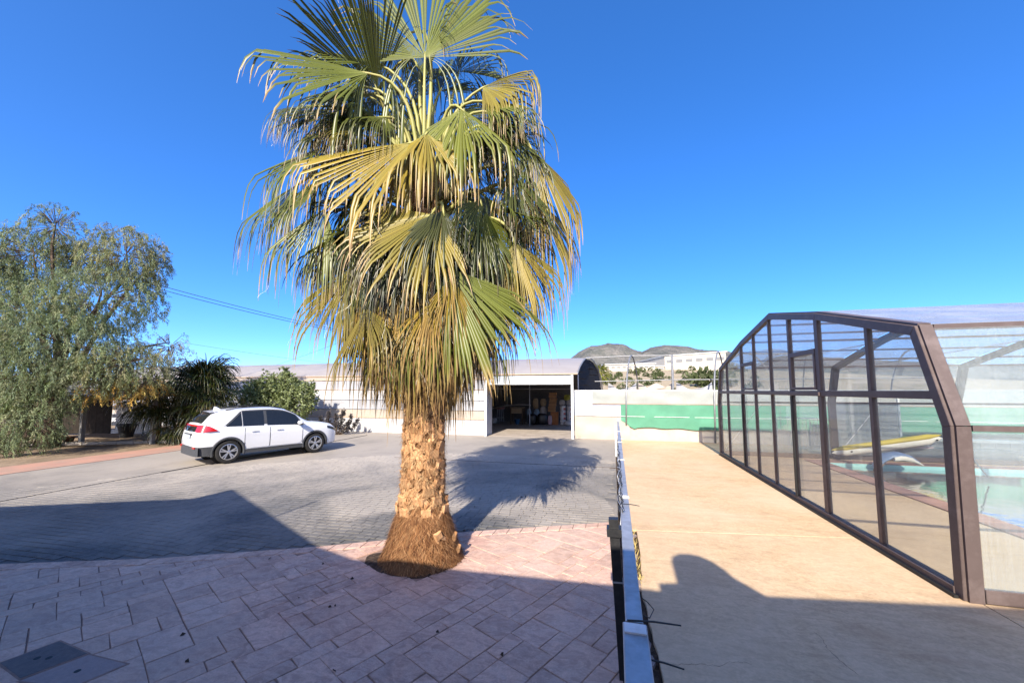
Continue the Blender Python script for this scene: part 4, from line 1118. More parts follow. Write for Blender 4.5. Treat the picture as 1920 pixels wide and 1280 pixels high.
fs = [(i * nloop + k, i * nloop + (k + 1) % nloop, (i + 1) * nloop + (k + 1) % nloop, (i + 1) * nloop + k) for i in range(len(xs) - 1) for k in range(nloop)]
fs += [tuple(range(nloop))[::-1], tuple(range((len(xs) - 1) * nloop, len(xs) * nloop))]
body = MB().add(vs, fs).build('body', paint, car, local=True)
cut = MB()
for x in (XR, XF):
    for s in (-1, 1):
        P = [(x + .415 * math.cos(t), s * .58, WR + .415 * math.sin(t)) for t in np.linspace(0, 2 * math.pi, 33)[:-1]]
        cut.prism(P, (0, s * .6, 0))
cu = cut.build('cutter', clad, None)
md = body.modifiers.new('cut', 'BOOLEAN'); md.operation = 'DIFFERENCE'; md.object = cu; md.solver = 'EXACT'
cu.parent = car
bpy.context.view_layer.update()
dg = bpy.context.evaluated_depsgraph_get()
nm = bpy.data.meshes.new_from_object(body.evaluated_get(dg))
body.modifiers.clear(); body.data = nm
bpy.data.objects.remove(cu, do_unlink=True)
smooth_me(nm, 38)
def sy(x, z):
    s = section(x); zz = [p[1] for p in s]; yy = [p[0] for p in s]
    return float(np.interp(z, zz[1:], yy[1:]))
def cabin(x, s):
    w, zb, zt, wr = wbelt(x), zbelt(x), ztop(x), wroof(x)
    zr = zt - min(.055, (zt - zb) * .45); wr = min(wr, w * .97)
    return lerp(w * .955, wr, s) + .018 * math.sin(math.pi * s), lerp(zb + .004, zr, s)
def side_glass(x0, x1, s0, s1f, off, name, mat, parent, n=14):
    for sg in (-1, 1):
        g = []
        for i in range(n + 1):
            x = lerp(x0, x1, i / n); top = s1f(x); rowp = []
            for j in range(6):
                y, z = cabin(x, lerp(s0, max(top, s0 + .01), j / 5)); rowp.append((x, sg * (y + off), z))
            g.append(rowp)
        MB().grid(g).build(name, mat, parent, smooth=0, local=True)
side_glass(-1.60, .96, .02, lambda x: min(.97, .02 + (x + 1.60) * 1.75, .02 + (.96 - x) * 3.2), .003, 'window_surround', clad, car, 30)
side_glass(-1.50, -1.06, .07, lambda x: min(.90, .07 + (x + 1.50) * 1.75), .006, 'quarter_window', cglass, car)
side_glass(-1.02, -.42, .07, lambda x: .90, .006, 'rear_door_window', cglass, car)
side_glass(-.33, .86, .07, lambda x: min(.90, .07 + (.86 - x) * 3.3), .006, 'front_door_window', cglass, car)
for x in (-1.04, ):
    for sg in (-1, 1):
        MB().tube([(x, sg * (cabin(x, t)[0] + .004), cabin(x, t)[1]) for t in (.06, .5, .9)], .012, 6).build('window_divider', M['galv'], car, local=True)
# doors as slightly raised skins with their own edges
for x0, x1, nm_ in ((-.24, .80, 'front_door'), (-.98, -.26, 'rear_door')):
    for sg in (-1, 1):
        g = []
        for i in range(13):
            x = lerp(x0, x1, i / 12); zb = zbelt(x); rowp = []
            lo = .40 + (max(0, .16 - abs(x - x0)) * 1.3 if nm_ == 'rear_door' else max(0, .10 - abs(x1 - x)) * 1.0)
            for j in range(9):
                z = lerp(lo, zb - .004, j / 8); cre = .010 * math.exp(-((z - .90) / .03) ** 2)
                rowp.append((x, sg * (sy(x, z) + .007 + cre), z))
            g.append(rowp)
        dr = MB().grid(g).build(nm_, paint, car, smooth=0, local=True)
        for xe in ((x0, x1) if nm_ == 'front_door' else (x0,)):
            MB().tube([(xe, sg * (sy(xe, z) + .004), z) for z in np.linspace(.46 if nm_ == 'rear_door' else .42, zbelt(xe) - .01, 7)], .008, 5).build('door_gap', clad, dr, local=True)
        hx = x0 + .16
        mb = MB(); mb.bar((hx, sg * (sy(hx, .93) + .035), .935), (hx + .19, sg * (sy(hx, .93) + .035), .945), .02, .03)
        mb.build('handle', paint, dr, local=True, bevel=.006)
# rear: glass, lamp bar, plate, lower glass, bumper
def top_patch(x0, x1, k, off, name, mat, n=10):
    g = [[(x, wroof(x) * k * t, ztop(x) + off - (.02 * t * t)) for t in np.linspace(-1, 1, 9)] for x in np.linspace(x0, x1, n)]
    return MB().grid(g).build(name, mat, car, smooth=0, local=True)
top_patch(-2.06, -1.79, .86, .012, 'rear_window', cglass)
top_patch(.34, 1.0, .93, .014, 'windscreen', cglass)
MB().grid([[(x, wroof(x) * .98 * t, ztop(-1.72) + .016 - .03 * t * t + (x + 1.72) * .07) for t in np.linspace(-1, 1, 9)] for x in (-1.88, -1.80, -1.66)]).build('spoiler', paint, car, smooth=0, local=True)
def rear_out(z, y):   # rear skin position
    ks = np.linspace(-2.21, -1.5, 60); zz = [ztop(k) for k in ks]
    x = float(np.interp(z, zz, ks)); w = wbelt(max(x, -2.15)); return x + .10 * (abs(y) / w) ** 4
g = [[(rear_out(z, y) - .018, y, z) for y in np.linspace(-.60, .60, 13)] for z in np.linspace(1.00, 1.15, 5)]
MB().grid(g).build('lower_rear_glass', cglass, car, smooth=0, local=True)
g = [[(rear_out(z, y) - .03, y, z) for y in np.linspace(-.62, .62, 13)] for z in np.linspace(1.15, 1.195, 3)]
MB().grid(g).build('light_bar', red_m, car, smooth=0, local=True)
for sg in (-1, 1):
    g = []
    path = [(-2.17, .56), (-2.14, .70), (-2.06, .80), (-1.92, .866), (-1.70, .888)]
    for i, (x, y) in enumerate(path):
        lo = [1.0, .99, .99, 1.0, 1.01][i]; hi = [1.19, 1.20, 1.20, 1.15, 1.03][i]
        cx = [.0, .0, .0, .0, .0][i]
        g.append([(x + (z - 1.0) * .36 - .03, sg * (y + .034 - (z - 1.0) * .14), z) for z in np.linspace(lo, hi, 5)])
    MB().grid(g).build('tail_light', red_m, car, smooth=0, local=True)
MB().box(-2.245, -2.222, -.25, .25, .80, .90).build('number_plate', pm('plate', (.42, .46, .52), None, 5, .5, world=False), car, local=True)
MB().box(-2.235, -2.20, -.34, .34, .905, .93).build('plate_garnish', clad, car, local=True)
g = []
for z in np.linspace(.28, .56, 5):
    g.append([(max(-2.24, -2.225 + .28 * max(0, abs(y) - .5) ** 1.6), y, z) for y in np.linspace(-.86, .86, 17)])
MB().grid(g).build('rear_bumper', clad, car, smooth=0, local=True)
for sg in (-1, 1):
    g = [[(x, sg * (sy(x, z) + .012), z) for z in np.linspace(.27, .55, 4)] for x in np.linspace(-2.19, -1.80, 8)]
    MB().grid(g).build('bumper_corner', clad, car, smooth=0, local=True)
    MB().box(-2.235, -2.205, sg * .62 - .09, sg * .62 + .09, .50, .56).build('reflector', red_m, car, local=True)
    g = [[(x, sg * (sy(x, z) + .014), z) for z in np.linspace(.25, .375, 3)] for x in np.linspace(-.98, .86, 12)]
    MB().grid(g).build('sill_cladding', clad, car, smooth=0, local=True)
    MB().bar((-.95, sg * (sy(-.5, .38) + .02), .385), (.84, sg * (sy(.4, .38) + .02), .385), .012, .018).build('sill_trim', rim_m, car, local=True)
    # arches
    for x in (XR, XF):
        ts = np.linspace(-.25, math.pi + .25, 26); g = []
        for t in ts:
            rowp = []
            for r in (.385, .402, .45, .47):
                zz = WR + r * math.sin(t); xx = x + r * math.cos(t)
                rowp.append((xx, sg * (sy(xx, max(zz, .34)) + (.016 if r > .39 and r < .46 else -.01)), zz))
            g.append(rowp)
        ar = MB().grid(g).build('wheel_arch', clad, car, smooth=0, local=True)
        g = [[(x + .40 * math.cos(t), sg * y, WR + .40 * math.sin(t)) for y in (.56, .88)] for t in ts]
        mb = MB().grid(g); P = [(x + .41 * math.cos(t), sg * .575, WR + .41 * math.sin(t)) for t in np.linspace(0, 2 * math.pi, 25)[:-1]]
        mb.add(P, [tuple(range(24))]); mb.build('wheel_well', M['black_plastic'], car, local=True)
    # headlight, mirror, roof rail
    g = [[(x, sg * (sy(x, z) + .012), z) for z in np.linspace(zbelt(x) - .10, zbelt(x) - .01, 4)] for x in np.linspace(1.70, 2.10, 8)]
    MB().grid(g).build('headlight', cglass, car, smooth=0, local=True)
    mb = MB(); ellip(mb, (.66, sg * 1.02, 1.12), (.09, .12, .075)); mr = mb.build('mirror', paint, car, smooth=0, local=True)
    mb = MB(); ellip(mb, (.67, sg * 1.01, 1.065), (.085, .11, .04)); mb.bar((.68, sg * .86, 1.06), (.67, sg * .96, 1.07), .05, .03); mb.build('mirror_base', clad, mr, smooth=0, local=True)
    MB().tube([(x, sg * (wroof(x) - .03), ztop(x) + .02 - (.03 if i in (0, 5) else 0)) for i, x in enumerate(np.linspace(-1.45, .15, 6))], .016, 8).build('roof_rail', M['black_plastic'], car, smooth=0, local=True)
MB().add([(-1.62, -.02, 1.60), (-1.62, .02, 1.60), (-1.40, .015, 1.62), (-1.40, -.015, 1.62), (-1.60, -.008, 1.72), (-1.60, .008, 1.72), (-1.54, 0, 1.715)], [(0, 1, 5, 4), (1, 2, 6, 5), (2, 3, 6), (3, 0, 4, 6), (4, 5, 6), (0, 3, 2, 1)]).build('antenna_fin', paint, car, local=True)
MB().box(2.15, 2.2, -.42, .42, .36, .60).build('front_grille', M['black_plastic'], car, local=True, bevel=.01)
# wheels
def wheel(x, s):
    c = np.array([x, s * .80, WR])
    def rev(prof, n=36):
        mb = MB(); g = [[(c[0] + r * math.cos(t), c[1] + s * y, c[2] + r * math.sin(t)) for t in np.linspace(0, 2 * math.pi, n + 1)] for r, y in prof]
        return mb.grid(g)
    w = rev([(.235, -.10), (.325, -.11), (.345, -.085), (.345, .06), (.335, .085), (.30, .10), (.245, .092), (.235, .07)]).build('wheel', tyre_m, car, smooth=35, local=True)
    rev([(.243, .088), (.243, .096), (.226, .10), (.22, .08), (.215, -.02)]).build('rim', rim_m, w, smooth=35, local=True)
    rev([(.225, .03), (.10, .02), (.001, .02)]).build('rim_back', rim_d, w, local=True)
    for k in range(5):
        a = 2 * math.pi * k / 5 + .3
        for da in (-.17, .17):
            p = c + np.array([.03 * math.cos(a), s * .075, .03 * math.sin(a)]); q = c + np.array([.225 * math.cos(a + da), s * .085, .225 * math.sin(a + da)])
            MB().bar(p, q, .034, .022, up=(0, 1, 0)).build('spoke', rim_m, w, local=True)
    rev([(.05, .07), (.05, .095), (.03, .10), (.001, .10)], 16).build('hub_cap', rim_m, w, local=True)
for x in (XR, XF):
    for s in (-1, 1): wheel(x, s)
# ------------------------------------------------------------------ fan palms
G_ = np.array([0, 0, -1.0])
def fan_blade(H, t, n, Rb, ha, N, fuse, droop, age, rg, fold=.15, tip_dry=.5, Mst=11, dark=1.0, ragged=.24, tp=.28):
    """one pleated fan: N folded segments joined near the hastula, free and drooping beyond; returns verts, quads, colours"""
    H = np.asarray(H, float); t = nrm(t); n = nrm(np.asarray(n, float) - t * (np.dot(n, t))); s = np.cross(t, n)
    th = np.linspace(-ha, ha, N); dth = 2 * ha / N
    V = np.zeros((N, Mst, 3, 3)); C = np.zeros((N, Mst, 3, 3))
    green = np.array([.040, .062, .009]); lime = np.array([.135, .140, .015]); gold = np.array([.29, .185, .024]); straw = np.array([.39, .255, .105]); brown = np.array([.24, .135, .06])
    base = green * (1 - age) + gold * age if age > .5 else green * (1 - age * 1.4) + lime * age * 1.4
    wave = rg.uniform(0, 6.28)
    for i in range(N):
        a = th[i]; L = Rb * ((1 - tp) + tp * math.cos(a * .62)) * (1 + rg.uniform(-ragged, ragged * .8)) * (1 + .06 * math.sin(a * 9 + 1.7 * Rb))
        d = nrm(math.cos(a) * t + math.sin(a) * s - n * fold * (1.4 if age > .3 else 1.0) * abs(math.sin(a)) + n * .07 * math.sin(a * 4 + wave) + rg.normal(0, .004, 3))
        f = fuse * (1 + rg.uniform(-.12, .12)); rf = f * L
        k_out = droop[1] * rg.uniform(1.0, 4.2) + rg.uniform(.4, 1.6); k_in = droop[0]
        p = H + d * .02; dr = d.copy(); r = .02; ds = (L - .02) / (Mst - 1)
        if rg.random() < .12: k_in, k_out = 3.5 + 2 * rg.random(), 6.0
        seg_yel = rg.random() ** 2; td = tip_dry * rg.uniform(.6, 1.4) * (.66 if tip_dry < .9 else 1.0)
        cs = base * rg.uniform(.72, 1.22) * (1 - .25 * seg_yel) + lime * .25 * seg_yel
        twist = rg.uniform(-1.3, 1.3); sw = rg.uniform(.65, 1.0)
        for j in range(Mst):
            x = r / L
            if r <= rf: hw = r * math.tan(dth / 2) * 1.03
            else: hw = rf * math.tan(dth / 2) * 1.03 * sw * max(.03, (1 - (r - rf) / (L - rf + 1e-6))) ** .7
            nn = nrm(n - dr * (n @ dr)) if abs(n @ dr) < .97 else nrm(np.cross(s, dr))
            lt = np.cross(dr, nn)
            if r > rf: w_ = twist * (r - rf) / (L - rf); lt = lt * math.cos(w_) + nn * math.sin(w_)
            pl = hw * .75
            V[i, j, 0] = p - lt * hw - nn * pl * .5; V[i, j, 1] = p + nn * pl * .5; V[i, j, 2] = p + lt * hw - nn * pl * .5
            col = cs * (1.12 - .12 * x)
            if x < .25: col = col * (1 - .35 * (.25 - x) / .25) + np.array([.34, .36, .12]) * .35 * (.25 - x) / .25
            e = (x - (1 - td * .75)) / (td * .75 + 1e-6)
            if e > 0:
                e = min(1, e * 1.3); tc = straw if rg.random() < .75 else brown; col = col * (1 - e) + tc * e
            rib = cs * .4 + lime * .6 if e <= 0 else col
            C[i, j, 0] = C[i, j, 2] = col * dark; C[i, j, 1] = (col * .55 + rib * .45) * dark  # dark dims leaf colour; in the tall palm it paints in crown shade
            kk = k_in if r < rf else k_out * (1 + 1.2 * (r - rf) / (L - rf + 1e-6))
            dr = nrm(dr + G_ * kk * ds); p = p + dr * ds; r += ds
    idx = np.arange(N * Mst * 3).reshape(N, Mst, 3)
    q1 = np.stack([idx[:, :-1, 0], idx[:, :-1, 1], idx[:, 1:, 1], idx[:, 1:, 0]], -1).reshape(-1, 4)
    q2 = np.stack([idx[:, :-1, 1], idx[:, :-1, 2], idx[:, 1:, 2], idx[:, 1:, 1]], -1).reshape(-1, 4)
    V2, C2, F = V.reshape(-1, 3), C.reshape(-1, 3), np.concatenate([q1, q2])
    return V2, F, C2, V
def filaments(V, rg, cnt=9, ln=.26):
    N, Mst = V.shape[:2]; vs, fs = [], []
    for _ in range(cnt):
        i = rg.integers(0, N); j = rg.integers(int(Mst * .55), Mst - 1); p = V[i, j, 2].copy(); d = nrm(V[i, min(j + 1, Mst - 1), 1] - V[i, j, 1] + rg.normal(0, .02, 3))
        b = len(vs); w = nrm(np.cross(d, (0, 0, 1))) * .0013
        for k in range(6):
            vs += [p - w, p + w]; d = nrm(d + rg.normal(0, .35, 3) + G_ * .18); p = p + d * ln / 5
        fs += [(b + 2 * k, b + 2 * k + 1, b + 2 * k + 3, b + 2 * k + 2) for k in range(5)]
    return np.array(vs), np.array(fs)
M['petiole'] = pm('petiole', (.27, .27, .07), (.34, .30, .10), 7, .5, .35)
M['filament'] = pm('filament', (.72, .68, .55), (.62, .56, .42), 9, .7, .2)
def petiole(P0, H, t, name_parent, r0=.034, r1=.016, sag=.0, mat=None):
    P0, H = np.array(P0, float), np.array(H, float); c = H - nrm(t) * np.linalg.norm(H - P0) * .45 + np.array([0, 0, sag])
    pts = [(1 - k) ** 2 * P0 + 2 * k * (1 - k) * c + k * k * H for k in np.linspace(0, 1, 9)]
    pts.append(H + nrm(t) * .10)
    return MB().tube(pts, list(np.linspace(r0, r1, 9)) + [r1 * .3], 7).build('petiole', mat or M['petiole'], name_parent, smooth=0)

PB = np.array([-2.55, 4.99, 0.0])
palm = thing('palm_tree', 'tall fan palm with a shaggy skirt of dead fronds in the middle of the yard', 'palm tree', tuple(PB))
PD = float(PB @ _hf)                                  # distance of the palm plane
def pp(x, y, off=0.0): return at_d(x, y, PD - off)
TOC = -_hf                                            # towards the camera

def make_frond(H, t, n, Rb, ha, age, droop, z0=None, rad=.17, fold=.18, dry=.4, dark=1.0, N=54, fuse=.50, live=True, seed=0, fil=True, tree=palm, base=PB, pet=True, Mst=11, tp=.28):
    rg = np.random.default_rng(1000 + seed)
    H = np.array(H, float)
    V, F, C, V4 = fan_blade(H, t, n, Rb, ha, N, fuse, droop, age, rg, fold, dry, dark=dark, Mst=Mst, tp=tp)
    o = np_mesh('frond' if live else 'dead_frond', V, F, M['frond'] if live else M['dry'], tree, C, smooth=False)
    if pet:
        hz = H[:2] - base[:2]; hr = nrm(np.array([hz[0], hz[1], 0]))
        zz = z0 if z0 is not None else min(5.35, max(3.3, 4.65 + .28 * (H[2] - 4.65)))
        petiole(np.array([base[0], base[1], zz]) + hr * rad, H, t, o, sag=.12 if t[2] < .3 else 0, mat=None if live else M['dry_pet'])
    if fil:
        fv, ff = filaments(V4, rg)
        np_mesh('filament', fv, ff, M['filament'], o)['kind'] = 'stuff'
    return o
M['dry_pet'] = pm('dry_petiole', (.33, .22, .11), (.25, .16, .08), 7, .8, .2)

# fronds that can be told apart from where the photo was taken: hastula pixel + depth, tip pixel + depth
HERO = [
 # hx, hy, off, tx, ty, toff, R, ha, age, (camera, up) normal, droop(in,out), dry, dark, fold
 (797, 108, .25, 803, -60, .05, 1.45, 80, .26, (1.0, .1), (.05, .5), .15, 1.0, .10),
 (708, 172, -.10, 630, -30, .75, 1.25, 50, .12, (-.9, -.2), (.0, .4), .12, .75, .05),
 (690, 138, .45, 505, 92, .75, 1.42, 100, .24, (.75, .75), (.12, 1.1), .30, 1.0, .16),
 (660, 190, -.10, 590, 230, .0, 1.12, 110, .22, (.6, .7), (.5, 2.4), .30, .9, .25),
 (772, 268, .50, 548, 300, .85, 1.50, 92, .74, (.8, .7), (.10, 1.9), .42, 1.0, .18),
 (610, 275, -.25, 445, 335, -.1, 1.28, 105, .30, (.4, .9), (.15, 1.3), .35, .95, .2),
 (905, 165, .10, 1005, 112, .30, 1.05, 118, .52, (.5, .9), (.55, 3.4), .42, 1.0, .3),
 (925, 212, -.25, 1040, 225, -.2, 1.02, 110, .30, (.5, .9), (.4, 2.4), .35, .95, .3),
 (865, 205, .50, 985, 290, .95, 1.20, 112, .50, (.6, .8), (.20, 2.6), .45, 1.0, .25),
 (800, 250, .65, 770, 285, 1.25, .98, 125, .68, (.5, .9), (.35, 3.0), .5, 1.0, .3),
 (808, 402, .72, 690, 482, 1.12, 1.20, 78, .58, (1.0, .45), (.05, .8), .42, 1.0, .10),
 (840, 502, .78, 872, 660, .90, 1.28, 60, .38, (1.0, .1), (.02, .3), .35, 1.05, .10),
 (610, 392, .30, 490, 470, .45, 1.18, 88, .38, (.7, .7), (.25, 1.5), .45, .95, .2),
 (662, 500, .50, 622, 640, .55, 1.15, 62, .52, (.9, .3), (.1, .9), .5, 1.0, .15),
 (752, 540, .72, 735, 690, .75, 1.12, 42, .42, (1.0, .1), (.0, .3), .4, .95, .1),
 (1000, 285, .15, 1062, 420, .15, 1.30, 82, .64, (.5, .6), (.3, 1.6), .5, 1.0, .2),
 (965, 455, .35, 1005, 600, .40, 1.10, 68, .70, (.7, .4), (.15, 1.2), .55, 1.0, .2),
 (900, 400, .45, 985, 520, .50, 1.15, 80, .30, (.4, .5), (.2, 1.4), .45, .7, .2),
 (690, 330, .10, 600, 440, .15, 1.15, 90, .35, (.5, .7), (.35, 1.8), .5, .8, .2),
 (720, 430, .50, 660, 560, .60, 1.05, 62, .44, (.9, .3), (.1, 1.0), .5, .9, .15),
 (905, 520, .60, 935, 650, .65, 1.05, 60, .40, (.9, .2), (.1, .8), .5, .85, .15),
 (790, 165, -.35, 770, 60, -.6, 1.1, 100, .25, (.2, -.6), (.1, .9), .25, .8, .15),
 (860, 135, -.45, 880, 60, -.75, 1.0, 95, .22, (.2, .5), (.3, 1.6), .25, .85, .2),
 (1010, 380, -.1, 1050, 480, -.1, 1.15, 80, .62, (.4, .5), (.3, 1.6), .6, .95, .2),
 (560, 345, .05, 440, 420, .1, 1.1, 80, .34, (.5, .8), (.25, 1.4), .45, .85, .2),
]
EX = {0: (.74, 1.15, 1.32), 1: (.78, .5, .95), 2: (.68, .45, .92), 4: (.66, .5, 1.0), 10: (.66, .4, 1.0), 11: (.72, .35, 1.0), 8: (.6, .4, 1.0), 13: (.6, .3, 1), 14: (.64, .3, 1), 15: (.6, .3, 1)}
for k, (hx, hy, ho_, tx, ty, to_, Rb, ha, age, nh, dp, dry, dark, fold) in enumerate(HERO):
    H, T = pp(hx, hy, ho_), pp(tx, ty, to_)
    n = TOC * nh[0] + np.array([0, 0, 1.0]) * nh[1]
    fu_, tp_, rs_ = EX.get(k, (.52, .28, 1.06))
    if k not in (0, 1, 10, 11): ha = ha * .8; dp = (dp[0], dp[1] * 1.45); rs_ *= 1.05
    make_frond(H, nrm(T - H), n, Rb * 1.1 * rs_, R(ha), age, dp, fold=fold * 1.3, dry=dry, dark=dark, seed=k, fuse=fu_, tp=tp_, N=58)
# smaller ragged fronds filling the camera side between them
rfl = np.random.default_rng(55)
for k in range(26):
    hx, hy = rfl.uniform(560, 1030), rfl.uniform(190, 560)
    side = (hx - 795) / 240
    if abs(side) < .25 and hy < 330: continue
    H = pp(hx, hy, rfl.uniform(-.25, .35))
    t = nrm(_rt * side * .8 + TOC * .25 + np.array([0, 0, -.35 - .5 * rfl.random() + (.5 if hy < 260 else 0)]))
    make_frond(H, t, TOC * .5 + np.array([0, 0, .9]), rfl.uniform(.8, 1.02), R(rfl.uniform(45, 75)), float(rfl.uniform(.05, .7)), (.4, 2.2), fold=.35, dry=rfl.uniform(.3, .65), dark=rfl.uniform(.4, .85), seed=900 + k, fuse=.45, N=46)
# leaves closing the top of the crown behind the upright fan
for k in range(13):
    hx, hy = rfl.uniform(690, 910), rfl.uniform(70, 270)
    H = pp(hx, hy, rfl.uniform(-1.0, -.25)); side = (hx - 800) / 130
    t = nrm(_rt * side * .9 - TOC * .3 + np.array([0, 0, rfl.uniform(-.3, .9)]))
    make_frond(H, t, TOC * .6 + np.array([0, 0, .7]), rfl.uniform(.85, 1.1), R(rfl.uniform(55, 80)), float(rfl.uniform(.05, .4)), (.2, 1.6), fold=.3, dry=rfl.uniform(.2, .5), dark=rfl.uniform(.5, .9), seed=950 + k, fuse=.5, N=46)
for k, (hx, hy, ho_, tx, ty, to_, Rb, ha, age, drk) in enumerate(((705, 118, .05, 490, 35, .15, 1.30, 60, .2, .8), (665, 165, .15, 505, 170, .35, 1.12, 62, .32, .85), (650, 232, .0, 520, 255, .1, 1.05, 70, .25, .6), (620, 205, -.3, 500, 215, -.4, 1.1, 70, .15, .55), (905, 190, .25, 1030, 185, .45, 1.05, 62, .42, .9), (925, 245, .15, 1045, 300, .25, 1.08, 66, .3, .65), (960, 330, .3, 1055, 420, .35, 1.1, 60, .3, .5), (660, 420, .35, 570, 520, .4, 1.1, 60, .2, .5), (610, 330, .25, 470, 400, .3, 1.1, 60, .3, .7), (700, 350, .3, 620, 470, .35, 1.05, 55, .15, .45), (880, 350, .35, 950, 470, .4, 1.05, 55, .15, .45))):
    H, T = pp(hx, hy, ho_), pp(tx, ty, to_)
    make_frond(H, nrm(T - H), TOC * .6 + np.array([0, 0, .8]), Rb, R(ha), age, (.2, 2.4), fold=.28, dry=.42, dark=drk, seed=1200 + k, fuse=.55, N=52)
# the rest of the crown, by the golden angle
ga = 0.0
rgp = np.random.default_rng(77)
for k in range(46):
    ga += 2.39996
    e = lerp(R(72), R(-62), (k / 45) ** .9)
    out = np.array([math.cos(ga), math.sin(ga), 0])
    face = out @ TOC
    if face > .12 and k < 40: continue
    d = out * math.cos(e) + np.array([0, 0, math.sin(e)])
    L = rgp.uniform(.85, 1.15)
    z0 = lerp(5.3, 4.0, k / 45)
    H = np.array([PB[0], PB[1], z0]) + out * .16 + d * L + np.array([0, 0, -.05 * L])
    t = nrm(d + G_ * lerp(.1, .75, k / 45))
    n = nrm(np.array([0, 0, 1.0]) * max(.15, math.cos(e)) + out * (-math.sin(e)))
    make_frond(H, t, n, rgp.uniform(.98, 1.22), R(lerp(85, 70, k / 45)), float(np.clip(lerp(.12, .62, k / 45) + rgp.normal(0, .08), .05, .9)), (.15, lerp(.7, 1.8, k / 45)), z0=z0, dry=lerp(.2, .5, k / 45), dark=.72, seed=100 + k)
# old fronds hanging in the lower crown
for k in range(58):
    ga += 2.39996
    q = k / 57
    out = np.array([math.cos(ga), math.sin(ga), 0]); rad = lerp(1.5, .62, q) * rgp.uniform(.8, 1.08)
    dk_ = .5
    if out @ TOC > .2: rad *= .6; dk_ = .32  # viewer-side fronds coloured darker in place of shade from the outer fans
    H = PB + out * rad + np.array([0, 0, lerp(4.65, 3.35, q) + rgp.normal(0, .12)])
    t = nrm(G_ + out * lerp(.55, .25, q) + rgp.normal(0, .12, 3))
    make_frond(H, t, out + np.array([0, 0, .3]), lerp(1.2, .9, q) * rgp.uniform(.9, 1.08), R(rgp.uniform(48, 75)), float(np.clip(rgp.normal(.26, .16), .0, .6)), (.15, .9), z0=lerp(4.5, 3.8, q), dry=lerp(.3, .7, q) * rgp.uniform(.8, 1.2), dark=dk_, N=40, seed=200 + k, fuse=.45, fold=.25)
# skirt of dead fronds hanging against the trunk
for k in range(72):
    ga += 2.39996
    q = k / 71
    out = np.array([math.cos(ga), math.sin(ga), 0]); rad = lerp(.98, .40, q) * rgp.uniform(.75, 1.12)
    H = PB + out * rad + np.array([0, 0, lerp(3.55, 2.72, q) + rgp.normal(0, .08)])
    t = nrm(G_ + out * lerp(.25, .02, q) + rgp.normal(0, .07, 3))
    make_frond(H, t, out, rgp.uniform(.85, 1.08), R(rgp.uniform(34, 62)), rgp.uniform(.75, 1.0), (.1, .6), z0=lerp(4.1, 3.3, q), dry=rgp.uniform(.95, 1.3), dark=rgp.uniform(.72, 1.05), N=26, live=False, seed=300 + k, fil=False, fuse=.34, fold=.3, Mst=9)

# trunk
trunk_m = pm('palm_trunk', (.24, .125, .055), (.13, .068, .032), 16, .9, .15, bump=1.0, bscale=60, bdist=.02)
prof = [(.56, -.05), (.545, .02), (.50, .12), (.45, .26), (.40, .42), (.35, .58), (.30, .72), (.262, .85), (.25, 1.2), (.24, 1.6), (.23, 2.1), (.22, 2.8), (.21, 3.6), (.205, 4.4), (.19, 5.0), (.12, 5.45), (.04, 5.7)]
g = []
for r, z in prof:
    g.append([(PB[0] + r * (1 + .04 * math.sin(3 * t + z * 2) + random.uniform(-.025, .025)) * math.cos(t), PB[1] + r * (1 + .04 * math.cos(4 * t + z)) * math.sin(t), z) for t in np.linspace(0, 2 * math.pi, 29)[:-1]])
n = 28; mb = MB(); vs = [p for row_ in g for p in row_]
mb.add(vs, [(i * n + k, i * n + (k + 1) % n, (i + 1) * n + (k + 1) % n, (i + 1) * n + k) for i in range(len(prof) - 1) for k in range(n)])
trunk = mb.build('trunk', trunk_m, palm, smooth=0)
